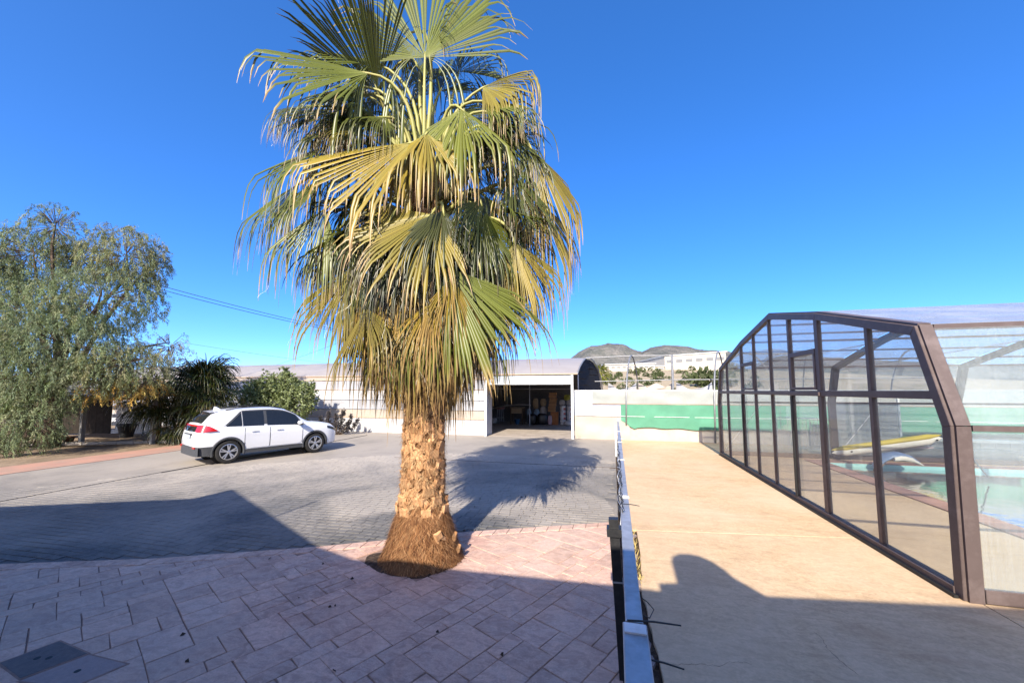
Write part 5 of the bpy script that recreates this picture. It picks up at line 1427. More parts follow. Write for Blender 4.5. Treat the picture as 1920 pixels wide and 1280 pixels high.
# cut leaf bases: split wedges in a spiral lattice
boot_m = pm('leaf_base', (.44, .225, .10), (.54, .335, .175), 11, .85, .12, bump=.8, bscale=50, rand=.34, dirt=(.22, .095, .04), dscale=9, stretch=(1, 1, .35))
def boot_mesh(seed):
    """inverted-V leaf base: cut stub on top, two flat arms clasping the trunk"""
    r_ = random.Random(seed); mb = MB()
    jit = lambda k=.008: r_.uniform(-k, k)
    w, h = .085 + jit(), .07 + jit(.02)
    # stub: tapered block leaning outward, hollowed at the cut end
    st = [(-w, .0, -.05), (w, .0, -.05), (w * .8, .034, -.02), (-w * .8, .034, -.02), (-w * .95 + jit(), .012, h + jit(.015)), (w * .95 + jit(), .012, h + jit(.015)), (w * .7,   .045 + jit(), h * .85 + jit(.012)), (-w * .7,   .045 + jit(), h * .85 + jit(.012)), (0, .026, h * .66)]
    mb.add(st, [(0, 1, 2, 3), (0, 4, 5, 1), (1, 5, 6, 2), (2, 6, 7, 3), (3, 7, 4, 0), (4, 8, 5), (5, 8, 6), (6, 8, 7), (7, 8, 4)])
    for s_ in (-1, 1):
        q = []
        for t, hw, th in ((0, .050, .034), (.5, .046, .028), (1, .034, .016)):
            cx, cz, dp = s_ * (.02 + .155 * t), .01 - .15 * t + jit(.01), -.022 * t * t - .004
            nx, nz = .62, .78 * s_
            q.append([(cx - nx * hw * s_, dp - .02, cz - abs(nz) * hw), (cx - nx * hw * s_ * .7, dp + th, cz - abs(nz) * hw * .6), (cx + nx * hw * s_ * .7, dp + th * .9, cz + abs(nz) * hw * .6), (cx + nx * hw * s_, dp - .02, cz + abs(nz) * hw)])
        vs = [p for k in q for p in k]
        mb.add(vs, [(k * 4 + j, k * 4 + j + 1, k * 4 + 5 + j, k * 4 + 4 + j) for k in (0, 1) for j in (0, 1, 2)] + [(8, 9, 10, 11)])
    me = bpy.data.meshes.new('leaf_base'); me.from_pydata(mb.v, [], mb.f); me.materials.append(boot_m)
    bm = bmesh.new(); bm.from_mesh(me); bmesh.ops.recalc_face_normals(bm, faces=bm.faces); bm.to_mesh(me); bm.free()
    return me
boots = [boot_mesh(s) for s in range(5)]
rb = random.Random(21)
rowz = .66; row_i = 0
while rowz < 2.62:
    r = float(np.interp(rowz, [p[1] for p in prof], [p[0] for p in prof]))
    nb = 7
    for i in range(nb):
        a = 2 * math.pi * (i + .5 * (row_i % 2)) / nb + row_i * .05 + rb.uniform(-.06, .06)
        o = bpy.data.objects.new('leaf_base', boots[rb.randrange(5)]); COL.objects.link(o); o.parent = trunk
        sc = rb.uniform(.95, 1.2)
        o.matrix_basis = Matrix.Translation((r * math.cos(a) * .99, r * math.sin(a) * .99, rowz + rb.uniform(-.02, .02))) @ Matrix.Rotation(a - math.pi / 2, 4, 'Z') @ Matrix.Rotation(rb.uniform(-.12, .12), 4, 'Y') @ Matrix.Rotation(-.04 + rb.uniform(-.08, .08), 4, 'X') @ Matrix.Diagonal((sc * .95, sc, sc * .95, 1))
    rowz += .118; row_i += 1
# crown heart: pale bases of the living petioles
for k in range(16):
    a = k * 2.39996; z = 4.55 + .05 * k
    o = bpy.data.objects.new('leaf_base', boots[k % 5]); COL.objects.link(o); o.parent = trunk
    o.matrix_basis = Matrix.Translation((.21 * math.cos(a), .21 * math.sin(a), z)) @ Matrix.Rotation(a - math.pi / 2, 4, 'Z') @ Matrix.Rotation(-.2, 4, 'X') @ Matrix.Diagonal((.9, 1, 1.6, 1))
# shaggy root fibres round the foot
def fibres(cnt, zlo, zhi, ln, rg, spread=.25, w=.0035, cols=None, rr=1.01):
    z = rg.uniform(zlo, zhi, cnt); a = rg.uniform(0, 2 * math.pi, cnt)
    r = np.interp(z, [p[1] for p in prof], [p[0] for p in prof]) * rr
    P = np.stack([PB[0] + r * np.cos(a), PB[1] + r * np.sin(a), z], 1)
    o_ = np.stack([np.cos(a), np.sin(a), np.zeros(cnt)], 1); tn = np.stack([-np.sin(a), np.cos(a), np.zeros(cnt)], 1)
    sl = .6 * np.ones(cnt)
    d = -np.array([0, 0, 1.0]) * .8 + o_ * (rg.uniform(.05, .42, cnt))[:, None] + tn * rg.normal(0, spread, cnt)[:, None]
    L = rg.uniform(.5, 1.2, cnt)[:, None] * ln
    Q = P + d * L * .5 + o_ * .012; S = P + d * L + o_ * rg.uniform(-.02, .03, cnt)[:, None]
    S[:, 2] = np.maximum(S[:, 2], .012); Q[:, 2] = np.maximum(Q[:, 2], .02)
    V = np.stack([P - tn * w, P + tn * w, Q + tn * w, Q - tn * w, S + tn * w * .3, S - tn * w * .3], 1).reshape(-1, 3)
    b = np.arange(cnt) * 6
    F = np.concatenate([np.stack([b, b + 1, b + 2, b + 3], 1), np.stack([b + 3, b + 2, b + 4, b + 5], 1)])
    c = np.array(cols)[rg.integers(0, len(cols), cnt)] * rg.uniform(.7, 1.2, cnt)[:, None]
    return V, F, np.repeat(c, 6, 0)
V, F, C = fibres(7000, .03, .76, .16, rgp, .6, .0028, [(.30, .145, .06), (.23, .105, .045), (.38, .21, .10), (.15, .065, .03)])
tag(np_mesh('root_fibre_mat', V, F, M['dry'], trunk, C), kind='stuff')
V, F, C = fibres(3200, .75, 2.6, .12, rgp, .8, .0026, [(.36, .20, .09), (.22, .11, .05), (.48, .32, .17)], 1.16)
tag(np_mesh('trunk_fibres', V, F, M['dry'], trunk, C), kind='stuff')
# two pale broken bases at the foot
for (x, y, sc, zz) in ((832, 1012, 1.0, .20), (862, 1008, .9, .18), (868, 1030, .8, .06)):
    p = pp(x, y, .42 if x < 850 else .12)
    o = bpy.data.objects.new('leaf_base', boots[2]); COL.objects.link(o); o.parent = trunk
    d = p - PB; a = math.atan2(d[1], d[0]); rr_ = float(np.interp(p[2], [q[1] for q in prof], [q[0] for q in prof])) + .01
    o.matrix_basis = Matrix.Translation((rr_ * math.cos(a), rr_ * math.sin(a), max(.08, p[2]))) @ Matrix.Rotation(a - math.pi / 2, 4, 'Z') @ Matrix.Rotation(.45, 4, 'Y') @ Matrix.Diagonal((.6 * sc, 1.2, .9 * sc, 1))
# ------------------------------------------------------------------ broad helpers for foliage
def leaf_quads(P, D, L, Wd, rg, cols, bend=.0):
    """diamond leaves: P base points, D unit directions, L length, Wd width"""
    n = len(P); r = rg.normal(0, 1, (n, 3)); S = np.cross(D, r); S /= np.linalg.norm(S, axis=1, keepdims=True) + 1e-9
    Lc = L[:, None]; w = Wd[:, None]
    mid_ = P + D * Lc * .45
    V = np.stack([P, mid_ + S * w / 2, P + D * Lc + np.array([0, 0, -1.0]) * (bend * Lc), mid_ - S * w / 2], 1).reshape(-1, 3)
    F = np.arange(n * 4).reshape(n, 4)
    return V, F, np.repeat(cols, 4, 0)

# ------------------------------------------------------------------ weeping pepper tree at the left
TD = 15.2
tree = thing('pepper_tree', 'large weeping grey green pepper tree over the dark shelter at the left', 'tree', tuple(at_d(95, 800, TD + .8) * np.array([1, 1, 0])))
bark = pm('bark', (.14, .10, .075), (.085, .06, .045), 8, .95, .1, bump=1.0, bscale=20, bdist=.03)
tb0 = np.array(tree.location)
rgt = np.random.default_rng(12)
# clumps: pixel x, y, half-width, half-height, depth offset, density, tint
CL = [(60, 475, 70, 55, .3, .7, 0), (105, 425, 42, 42, 0, .35, 0), (235, 480, 68, 58, .2, .8, 1), (190, 560, 92, 62, -.5, .8, 0), (55, 590, 80, 70, -.8, .75, 0), (125, 645, 105, 55, -1.0, .9, 0), (283, 510, 30, 45, .5, .3, 1), (25, 700, 52, 60, -1.4, .8, 0),
      (235, 680, 72, 38, -.6, .8, 1), (150, 700, 85, 30, -.9, .8, 0), (8, 785, 32, 50, -1.6, 1.0, 0), (75, 745, 50, 26, -1.3, .8, 0), (62, 790, 42, 40, -1.5, .6, 0), (318, 650, 36, 30, .5, .2, 2), (255, 722, 45, 16, -.3, .5, 3), (205, 728, 40, 16, -.5, .4, 3), (0, 470, 45, 55, .8, .3, 2), (-90, 560, 110, 130, 0, 1.0, 0), (-60, 730, 60, 80, -1, .6, 0), (150, 485, 55, 45, 1.0, .45, 1)]
mpx = TD / FPX
PAL = {0: [(.095, .122, .06), (.115, .138, .072), (.085, .108, .062), (.14, .15, .085)], 1: [(.125, .132, .062), (.10, .12, .058), (.15, .145, .08)], 2: [(.12, .13, .10), (.15, .14, .11)], 3: [(.32, .20, .05), (.22, .17, .05), (.14, .14, .05)]}
limb = MB()
root = tb0 + np.array([0, 0, -.1]); fork = tb0 + np.array([.2, 0, 2.3])
tr_ = MB().tube([root, tb0 + np.array([.05, 0, .6]), tb0 + np.array([.12, 0, 1.5]), fork], [.34, .27, .24, .20], 12).build('trunk', bark, tree, smooth=0)
for k, (x, y, hw, hh, do, den, ti) in enumerate(CL):
    c = at_d(x, y, TD + do)
    m1 = lerp(fork, c, .45) + np.array([rgt.normal(0, .2), rgt.normal(0, .2), .5]); c2 = c + np.array([0, 0, hh * mpx * .3])
    MB().tube([fork, lerp(fork, m1, .5) + rgt.normal(0, .08, 3), m1, lerp(m1, c2, .6) + rgt.normal(0, .12, 3), c2], [.12, .09, .07, .045, .015], 8).build('limb', bark, tree, smooth=0)
    # hanging strands
    ns = int(hw * hh / 6.3 * den) + 10
    r3 = rgt.normal(0, 1, (ns, 3)); r3 /= np.linalg.norm(r3, axis=1, keepdims=True); rad = rgt.uniform(.25, 1, ns) ** .45
    off = r3 * rad[:, None] * np.array([hw * mpx, hw * mpx * .9, hh * mpx])
    off = off[:, :1] * _rt + off[:, 1:2] * _hf + off[:, 2:3] * np.array([0, 0, 1.0])
    st0 = c + off
    out = off / (np.linalg.norm(off, axis=1, keepdims=True) + 1e-6)
    LS = rgt.uniform(.28, .75, ns) * (1.0 if y > 600 else .8)
    m_ = 17; V_, F_, C_ = [], [], []
    twigs = MB()
    d = out * .8 + np.array([0, 0, .25]); p = st0.copy(); Pl, Dl = [], []
    for j in range(m_):
        d = d + np.array([0, 0, -.24]) + rgt.normal(0, .2, (ns, 3)); d /= np.linalg.norm(d, axis=1, keepdims=True)
        q = p + d * (LS / m_)[:, None]
        for _ in range(2):
            Pl.append(q + rgt.normal(0, .02, (ns, 3))); dd = d * .6 + rgt.normal(0, .55, (ns, 3)) + np.array([0, 0, -.35]); Dl.append(dd / np.linalg.norm(dd, axis=1, keepdims=True))
        p = q
    Pl, Dl = np.concatenate(Pl), np.concatenate(Dl); nl = len(Pl)
    pal = np.array(PAL[ti]); strand_c = pal[rgt.integers(0, len(pal), ns)] * 1.7 * rgt.uniform(.6, 1.4, ns)[:, None]
    cols = np.tile(strand_c, (m_ * 2, 1)) * rgt.uniform(.8, 1.2, nl)[:, None]
    V, F, C = leaf_quads(Pl, Dl, rgt.uniform(.055, .125, nl), rgt.uniform(.013, .027, nl), rgt, cols, .15)
    o = np_mesh('crown', V, F, M['foliage'], tree, C)
    o['kind'] = 'stuff'
    # thin twigs
    tv = []
    sel = rgt.choice(ns, min(ns, 60), replace=False)
    for i in sel: twigs.tube([c + (st0[i] - c) * .3, st0[i], st0[i] + np.array([0, 0, -.2]) + out[i] * .15], [.012, .008, .004], 4, cap=False)
    twigs.build('twigs', bark, tree)['kind'] = 'stuff'

# ------------------------------------------------------------------ dark bushy fan palm behind the car
FB = at_d(335, 800, 17.2); FB[2] = 0
fpalm = thing('bushy_fan_palm', 'dark bushy fan palm between the weeping tree and the car', 'palm', tuple(FB))
rf_ = np.random.default_rng(31)
for si, (sx, sh, nf, Rb) in enumerate(((0.75, 2.55, 40, 1.15), (-.75, 1.7, 30, 1.05), (.1, .7, 22, 1.0), (1.3, 1.5, 20, 1.0))):
    sb = FB + _rt * sx + _hf * rf_.uniform(-.3, .3)
    MB().tube([sb, sb + np.array([.05, 0, sh * .6]), sb + np.array([.1, 0, sh])], [.16, .13, .10], 9).build('stem', trunk_m, fpalm, smooth=0)
    for k in range(nf):
        a = k * 2.39996 + si; e = lerp(R(80), R(-45), k / nf)
        out = np.array([math.cos(a), math.sin(a), 0]); d = out * math.cos(e) + np.array([0, 0, math.sin(e)])
        H = sb + np.array([.1, 0, sh]) + d * rf_.uniform(.4, .85)
        n = nrm(np.array([0, 0, 1.0]) * max(.2, math.cos(e)) - out * math.sin(e))
        make_frond(H, nrm(d + G_ * .15), n, Rb * rf_.uniform(.85, 1.1), R(105), rf_.uniform(.0, .2), (.1, .6), z0=sb[2] + sh, rad=.04, dark=.42, dry=.12, N=26, fuse=.35, seed=600 + si * 50 + k, fil=False, tree=fpalm, base=sb, Mst=7)

# ------------------------------------------------------------------ leafy shrubs against the greenhouse
def shrub(name, label, cat, base, stems, col, leaf, rg, per=260, trans='foliage'):
    t = thing(name, label, cat, tuple(base))
    for (dx, dd, h, lean, wd) in stems:
        b = np.array(base) + _rt * dx * .25 + _hf * dd * .25
        tip = np.array(base) + _rt * (dx + lean) + _hf * dd + np.array([0, 0, h])
        m1 = lerp(b, tip, .5) + _rt * dx * .35
        pts = [b, lerp(b, m1, .5), m1, lerp(m1, tip, .5), tip]
        MB().tube(pts, [.035, .03, .024, .016, .006], 6).build('stem', bark, t, smooth=0)
        n = int(per * h / 2.5)
        s = rg.uniform(.18, 1.02, n) ** .8
        P = np.array([(lerp(np.array(b), m1, q * 2) if q < .5 else lerp(m1, tip, q * 2 - 1)) for q in s])
        rad = wd * (1.12 - .85 * s ** 1.5) ; o = rg.normal(0, 1, (n, 3)); o /= np.linalg.norm(o, axis=1, keepdims=True)
        P = P + o * (rad * rg.uniform(.3, 1, n) ** .5)[:, None]
        P[:, 2] = np.maximum(P[:, 2], .15)
        # rosettes of leaves
        k = 7; Pr = np.repeat(P, k, 0); D = rg.normal(0, .6, (n * k, 3)) + np.repeat(o, k, 0) * .8 + np.array([0, 0, .45]); D /= np.linalg.norm(D, axis=1, keepdims=True)
        pal = np.array(col); cols = pal[rg.integers(0, len(pal), n * k)] * rg.uniform(.7, 1.25, n * k)[:, None]
        V, F, C = leaf_quads(Pr, D, rg.uniform(.7, 1.2, n * k) * leaf[0], rg.uniform(.8, 1.2, n * k) * leaf[1], rg, cols, .1)
        np_mesh('foliage', V, F, M[trans], t, C)['kind'] = 'stuff'
    return t
rsb = np.random.default_rng(8)
B1 = at_d(512, 800, 20.2); B1[2] = 0
ls = shrub('leafy_shrub', 'tall pale green leafy shrub behind the white car', 'shrub', B1,
      [(-1.5, 0, 2.0, -.15, .22), (-1.0, .3, 2.6, -.1, .22), (-.35, 0, 2.75, .05, .25), (.35, .2, 3.35, .1, .25), (.95, 0, 2.8, .1, .25), (1.5, .2, 2.6, .35, .22)],
      [(.17, .19, .085), (.21, .23, .11), (.13, .15, .065), (.26, .28, .15)], (.15, .065), rsb, 90)
pal = np.array([(.19, .23, .095), (.24, .28, .125), (.15, .18, .07), (.30, .34, .17)])
for (cx, cd, cz, rx, rz, n) in ((-1.2, -.2, 1.5, .95, 1.05, 460), (0, -.2, 1.75, 1.25, 1.25, 820), (1.15, -.2, 1.6, 1.05, 1.1, 580), (.45, 0, 2.5, .8, .75, 320), (-.75, 0, 2.2, .7, .65, 250), (1.65, -.1, 2.05, .5, .65, 170)):
    o = rsb.normal(0, 1, (n, 3)); o /= np.linalg.norm(o, axis=1, keepdims=True)
    lump = 1 + .22 * np.sin(o[:, 0] * 7 + cx * 5) * np.sin(o[:, 2] * 6 + cz * 3) + .12 * np.sin(o[:, 1] * 11 + o[:, 2] * 9)
    rr = (rsb.uniform(.45, 1, n) ** .5 * lump)[:, None]
    P = np.array(B1) + np.array([0, 0, cz]) + _rt * cx + _hf * cd + (o[:, :1] * rx * _rt + o[:, 1:2] * rx * .8 * _hf + o[:, 2:3] * rz * np.array([0, 0, 1.0])) * rr
    P = P[P[:, 2] > .25]; k = 7; m_ = len(P)
    D = rsb.normal(0, .6, (m_ * k, 3)) + np.array([0, 0, .6]) + np.repeat(o[:m_], k, 0) * .3; D /= np.linalg.norm(D, axis=1, keepdims=True)
    cols = np.repeat(pal[rsb.integers(0, 4, m_)], k, 0) * rsb.uniform(.65, 1.3, m_ * k)[:, None]
    V, F, C = leaf_quads(np.repeat(P, k, 0), D, rsb.uniform(.10, .18, m_ * k), rsb.uniform(.045, .07, m_ * k), rsb, cols, .1)
    np_mesh('foliage', V, F, M['foliage'], ls, C)['kind'] = 'stuff'
B2 = at_d(632, 815, 20.3); B2[2] = 0
shrub('oleander_bush', 'small dark purple grey bush at the nose of the car', 'bush', B2, [(-.7, 0, .9, -.2, .13), (-.4, 0, 1.15, -.1, .15), (-.1, .1, 1.0, -.05, .14), (.15, 0, 1.25, .15, .15), (.45, 0, 1.0, .25, .14), (.7, .1, .8, .35, .13), (0, -.1, .55, 0, .3), (-.3, -.1, .6, -.3, .2), (.3, -.1, .6, .3, .2)], [(.075, .065, .075), (.10, .085, .09), (.06, .06, .055)], (.11, .04), rsb, 170)
B3 = at_d(60, 832, 16.0); B3[2] = 0
shrub('low_sprout', 'small sprouting plant at the foot of the weeping tree', 'plant', B3, [(-.3, 0, .5, -.1, .12), (.1, 0, .6, .1, .12), (.35, 0, .45, .1, .1)], [(.10, .14, .05), (.14, .17, .07)], (.10, .03), rsb, 140)
# palm crown peeping over the greenhouse end
PK = at_v(1122, 700, 32.0)
dp_ = thing('distant_palm', 'yellow green palm peeping out behind the end of the greenhouse', 'palm', (PK[0], PK[1], 0))
MB().tube([(PK[0], PK[1], 0), (PK[0] + .1, PK[1], PK[2] - .2)], [.22, .16], 9).build('trunk', trunk_m, dp_)
for k in range(22):
    a = k * 2.39996; e = lerp(R(75), R(-50), k / 22); out = np.array([math.cos(a), math.sin(a), 0]); d = out * math.cos(e) + np.array([0, 0, math.sin(e)])
    H = np.array([PK[0] + .1, PK[1], PK[2] - .1]) + d * .5
    make_frond(H, nrm(d + G_ * .2), nrm(np.array([0, 0, 1.0]) * max(.2, math.cos(e)) - out * math.sin(e)), .7, R(90), .45, (.2, 1.0), z0=PK[2] - .2, rad=.05, dry=.3, N=18, seed=800 + k, fil=False, tree=dp_, base=np.array([PK[0] + .1, PK[1], 0]), Mst=6)

# ------------------------------------------------------------------ dark shelter under the tree
PBASE = at_z(152, 832); 
sh = thing('timber_shelter', 'low dark open shelter under the weeping tree', 'shelter', (-23.5, 13.2, 0))
dk = pm('dark_timber', (.035, .028, .022), (.022, .018, .014), 5, .9, .1, bump=.4, bscale=25)
pg = pm('post_grey', (.34, .33, .31), (.27, .26, .24), 6, .8, .2, bump=.3)
for (u, v) in ((-21.68, 11.53), (-25.4, 10.6), (-18.9, 12.35)):
    MB().box(u - .075, u + .075, v - .075, v + .075, -.1, 1.84).build('post', pg, sh, bevel=.01)
dirb = nrm(np.array([-18.7, 12.4, 0]) - np.array([-25.6, 10.55, 0]))
MB().bar((-26.2, 10.4, 1.90), (-18.4, 12.48, 1.90), .10, .11).build('beam', pg, sh)
perp = np.array([-dirb[1], dirb[0], 0])
mb = MB(); a, b = np.array([-26.3, 10.3, 1.965]), np.array([-18.3, 12.42, 1.965])
for i in range(9):
    p0_ = lerp(a, b, i / 9) + dirb * .02; p1_ = lerp(a, b, (i + 1) / 9) - dirb * .02
    MB().prism([p0_ - perp * .25, p1_ - perp * .25, p1_ + perp * 4.6 + np.array([0, 0, .25]), p0_ + perp * 4.6 + np.array([0, 0, .25])], (0, 0, .05)).build('roof_sheet', pg, sh)
# back boards of the shelter (left, dark) – grey block wall to the right
p0_, p1_ = np.array([-30.0, 13.5, 0]), np.array([-25.75, 14.82, 0])
for i in range(12):
    q0, q1 = lerp(p0_, p1_, i / 12), lerp(p0_, p1_, (i + .97) / 12)
    MB().prism([q0, q1, q1 + perp * .05, q0 + perp * .05], (0, 0, 2.0)).build('back_board', dk, sh)
bw = thing('block_wall', 'grey concrete block wall at the back of the dark shelter', 'wall', (-24.9, 15, 0))
blkm = pm('concrete_block', (.44, .43, .41), (.37, .36, .34), 6, .9, .15, bump=.4, rand=.10)
w0 = np.array([-25.72, 14.83, 0])
for r_ in range(8):
    for i in range(5):
        a = i * .405 + (.2 if r_ % 2 else 0)
        q0, q1 = w0 + dirb * (a + .004), w0 + dirb * (a + .40)
        MB().prism([q0, q1, q1 + perp * .18, q0 + perp * .18], (0, 0, .197)).build('block', blkm, bw, bevel=.006).location.z = .205 * r_
gt = thing('steel_gate', 'narrow grey steel gate right of the block wall', 'gate', (-22.3, 14.5, 0))
g0_ = np.array([-22.95, 14.55, 0])
for a in (0, 1.5): MB().tube([g0_ + dirb * a, g0_ + dirb * a + np.array([0, 0, 1.75])], .03, 8).build('post', M['galv'], gt)
for z in (.15, 1.65): MB().tube([g0_ + np.array([0, 0, z]), g0_ + dirb * 1.5 + np.array([0, 0, z])], .02, 6).build('rail', M['galv'], gt)
for i in range(11): MB().tube([g0_ + dirb * (.125 * (i + 1)) + np.array([0, 0, .15]), g0_ + dirb * (.125 * (i + 1)) + np.array([0, 0, 1.65])], .009, 5).build('bar', M['galv'], gt)
# kerb, pots and stones at the shelter
kb = thing('bed_kerb', 'pale stone kerb along the front of the shelter', 'kerb', (-21, 11.3, 0))
ka, kb_ = np.array([-24.6, 9.75, 0]), np.array([-18.6, 12.7, 0])
kd = nrm(kb_ - ka); kp = np.array([-kd[1], kd[0], 0])
for i in range(11):
    q0, q1 = lerp(ka, kb_, (i + .01) / 11), lerp(ka, kb_, (i + .99) / 11)
    MB().prism([q0, q1, q1 + kp * .16, q0 + kp * .16], (0, 0, .11 + .01 * (i % 3))).build('kerb_stone', pm('kerb', (.40, .36, .31), (.33, .29, .25), 6, .9, .1, bump=.4) if i == 0 else bpy.data.materials['kerb'], kb, bevel=.012)
def pot(name, lab, c, s, mat):
    t = thing(name, lab, 'pot', tuple(c))
    MB().lathe([(.16 * s, 0), (.24 * s, .36 * s), (.27 * s, .36 * s), (.27 * s, .42 * s), (.22 * s, .42 * s), (.20 * s, .36 * s)], c, 16).build('pot_body', mat, t, smooth=40)
    MB().lathe([(.21 * s, .37 * s), (.001, .40 * s)], c, 16).build('potting_soil', M['soil'], t)
    return t
ter_m = pm('terracotta', (.28, .11, .05), (.22, .08, .04), 5, .85, .15, bump=.3)
pot('terracotta_pot', 'left terracotta pot lying under the shelter edge', (-22.75, 11.3, 0), .8, ter_m)
pot('terracotta_pot', 'right terracotta pot under the shelter edge', (-22.25, 11.42, 0), .75, ter_m)
pot('dark_urn', 'tall black urn standing before the block wall', (-23.0, 13.9, 0), 1.5, M['black_plastic'])
c = np.array([-23.75, 11.3, 0.0])
ag = thing('cactus', 'pale leaning cactus under the left end of the shelter', 'cactus', tuple(c))
cm = pm('cactus', (.30, .33, .26), (.24, .27, .20), 8, .8, .2, bump=.3)
MB().tube([c, c + np.array([.12, 0, .3]), c + np.array([.3, .02, .6]), c + np.array([.36, .02, .78])], [.09, .10, .09, .03], 10).build('stem', cm, ag, smooth=0)
MB().tube([c + np.array([.2, 0, .42]), c + np.array([.05, 0, .55]), c + np.array([.02, 0, .68])], [.05, .05, .02], 8).build('arm', cm, ag, smooth=0)
# ------------------------------------------------------------------ far hillside, mountains, buildings
def prof_y(x, pts): return float(np.interp(x, [p[0] for p in pts], [p[1] for p in pts]))
rocky = pm('mountain_rock', (.105, .108, .10), (.20, .185, .165), .02, .95, .1, bump=1.0, bscale=.06, bdist=12, dirt=(.085, .095, .075), dscale=.035)
RID = [(-2200, 722), (-800, 716), (200, 712), (700, 706), (900, 702), (1010, 694), (1060, 682), (1085, 664), (1110, 652), (1145, 646), (1175, 652), (1205, 663), (1222, 656), (1248, 650), (1290, 653), (1330, 659), (1390, 663), (1450, 655), (1520, 668), (1640, 676), (1800, 684), (2100, 690), (3200, 700)]
from mathutils import noise as mno
def mountain(name, lab, ridge, D, depth, seed, nx=330, ny=44):
    xs = np.concatenate([np.linspace(ridge[0][0], 900, 40)[:-1], np.linspace(900, 1700, nx - 70), np.linspace(1700, ridge[-1][0], 32)[1:]])
    g = []
    for x in xs:
        top = at_d(x, prof_y(x, ridge), D)[2]; b = at_d(x, 732, D); b[2] = 0
        dirv = nrm(b * np.array([1, 1, 0])); rowp = []
        for j in range(ny):
            t = j / (ny - 1)           # 0 foot .. 1 ridge .. beyond
            dist = np.linalg.norm(b[:2]) + (t - .72) * depth
            h = math.sin(min(1, t / .72) * math.pi / 2) ** 1.35 if t < .72 else math.cos((t - .72) / .28 * math.pi / 2)
            q = dirv * dist
            nz = mno.fractal(Vector((q[0] * .006, q[1] * .006, seed)), 1.0, 2.0, 6)
            gul = abs(mno.noise(Vector((x * .02, t * 2.5, seed + 3)))) 
            rdg = mno.ridged_multi_fractal(Vector((q[0] * .0045, q[1] * .0045, seed + 7)), 1.0, 2.1, 6, 1.0, 2.0)
            z = top * h - (top * .30 * gul + top * .12 * nz) * (1 - abs(2 * min(t / .72, 1) - 1)) + top * .085 * (rdg - 1.1) * min(1, t * 2.5)
            rowp.append((q[0], q[1], max(z, -2)))
        g.append(rowp)
    o = MB().grid(g).build(name, rocky, smooth=0)
    return tag(o, lab, 'mountain', kind='structure')
mountain('mountains', 'grey green rocky mountain range on the horizon', RID, 1600, 900, 2.0)

# tan hillside with industrial sheds
hill_m = pm('tan_hillside', (.42, .34, .24), (.34, .27, .18), .12, .95, .1, bump=.6, bscale=.6, bdist=.5, dirt=(.17, .16, .08), dscale=.25)
HT = [(900, 726), (1040, 716), (1090, 704), (1130, 696), (1200, 693), (1300, 691), (1420, 692), (1600, 700), (1900, 712), (2200, 722)]
g = []
HD0, HD1 = 62.0, 150.0
for x in np.linspace(880, 2250, 130):
    rowp = []; ztop_ = at_d(x, prof_y(x, HT), HD1)[2]
    for j in range(22):
        t = j / 21; D = lerp(HD0, HD1 + 40, t); s = min(1, t / .70)
        p = at_d(x, 732, D); z = lerp(.0, ztop_, s ** .9) if t < .7 else ztop_
        nz = mno.fractal(Vector((p[0] * .05, p[1] * .05, 4.0)), 1.0, 2.0, 5)
        rowp.append((p[0], p[1], max(-.3, z + nz * .55 * math.sin(math.pi * min(1, s)) )))
    g.append(rowp)
tag(MB().grid(g).build('hillside', hill_m, smooth=0), 'dry tan hillside beyond the greenhouses', 'hillside', kind='structure')
def hill_z(x, D):
    t = (D - HD0) / (HD1 + 40 - HD0); z = at_d(x, prof_y(x, HT), HD1)[2]; return z * min(1, t / .7) ** .9
conc = pm('shed_wall', (.50, .45, .37), (.46, .41, .33), .3, .9, .15); shroof = pm('shed_roof', (.50, .51, .50), (.44, .45, .45), .4, .7, .3); dkw = pm('shed_window', (.20, .20, .20), None, 3, .5, .3)
def shed(name, lab, xa, xb, ytop, ybot, D, dep, nwin, skewd=0.0):
    a, b = at_d(xa, ybot, D), at_d(xb, ybot, D - skewd); z0 = min(a[2], b[2]) - 1.5; za = at_d(xa, ytop[0], D)[2]; zb_ = at_d(xb, ytop[1], D - skewd)[2]
    t = thing(name, lab, 'building', tuple((a + b) / 2 * np.array([1, 1, 0])))
    q = _hf * dep
    A0, B0 = a.copy(), b.copy(); A0[2] = B0[2] = z0; A1, B1_ = a.copy(), b.copy(); A1[2] = za; B1_[2] = zb_
    MB().add([A0, B0, B0 + q, A0 + q, A1, B1_, B1_ + q, A1 + q], [(0, 1, 5, 4), (1, 2, 6, 5), (2, 3, 7, 6), (3, 0, 4, 7), (0, 3, 2, 1)]).build('wall', conc, t)
    up3 = np.array([0, 0, .05])
    e = nrm(B1_ - A1) * .4
    MB().prism([A1 - e + up3 - _hf * .4, B1_ + e + up3 - _hf * .4, B1_ + e + q + up3, A1 - e + q + up3], (0, 0, .35)).build('roof', shroof, t)
    for k in range(nwin):
        s0, s1 = (k + .18) / nwin, (k + .82) / nwin; h0, h1 = .66, .80
        P = [lerp(lerp(A0, B0, s), lerp(A1, B1_, s), h) - _hf * .06 for s, h in ((s0, h0), (s1, h0), (s1, h1), (s0, h1))]
        w_ = MB().prism(P, tuple(-_hf * .08)).build('window', dkw, t)
    return t
shed('industrial_shed', 'large white industrial shed on the hill behind the prop', 1247, 1362, (668, 660), 694, 152, 40, 6, 12)
shed('industrial_shed', 'long low white shed with dark openings on the hill left of the large one', 1134, 1228, (684, 682), 694, 150, 25, 9, 0)
shed('far_house', 'small cream house on the hill beside the long low shed', 1229, 1246, (687, 687), 695, 151, 12, 2, 0)
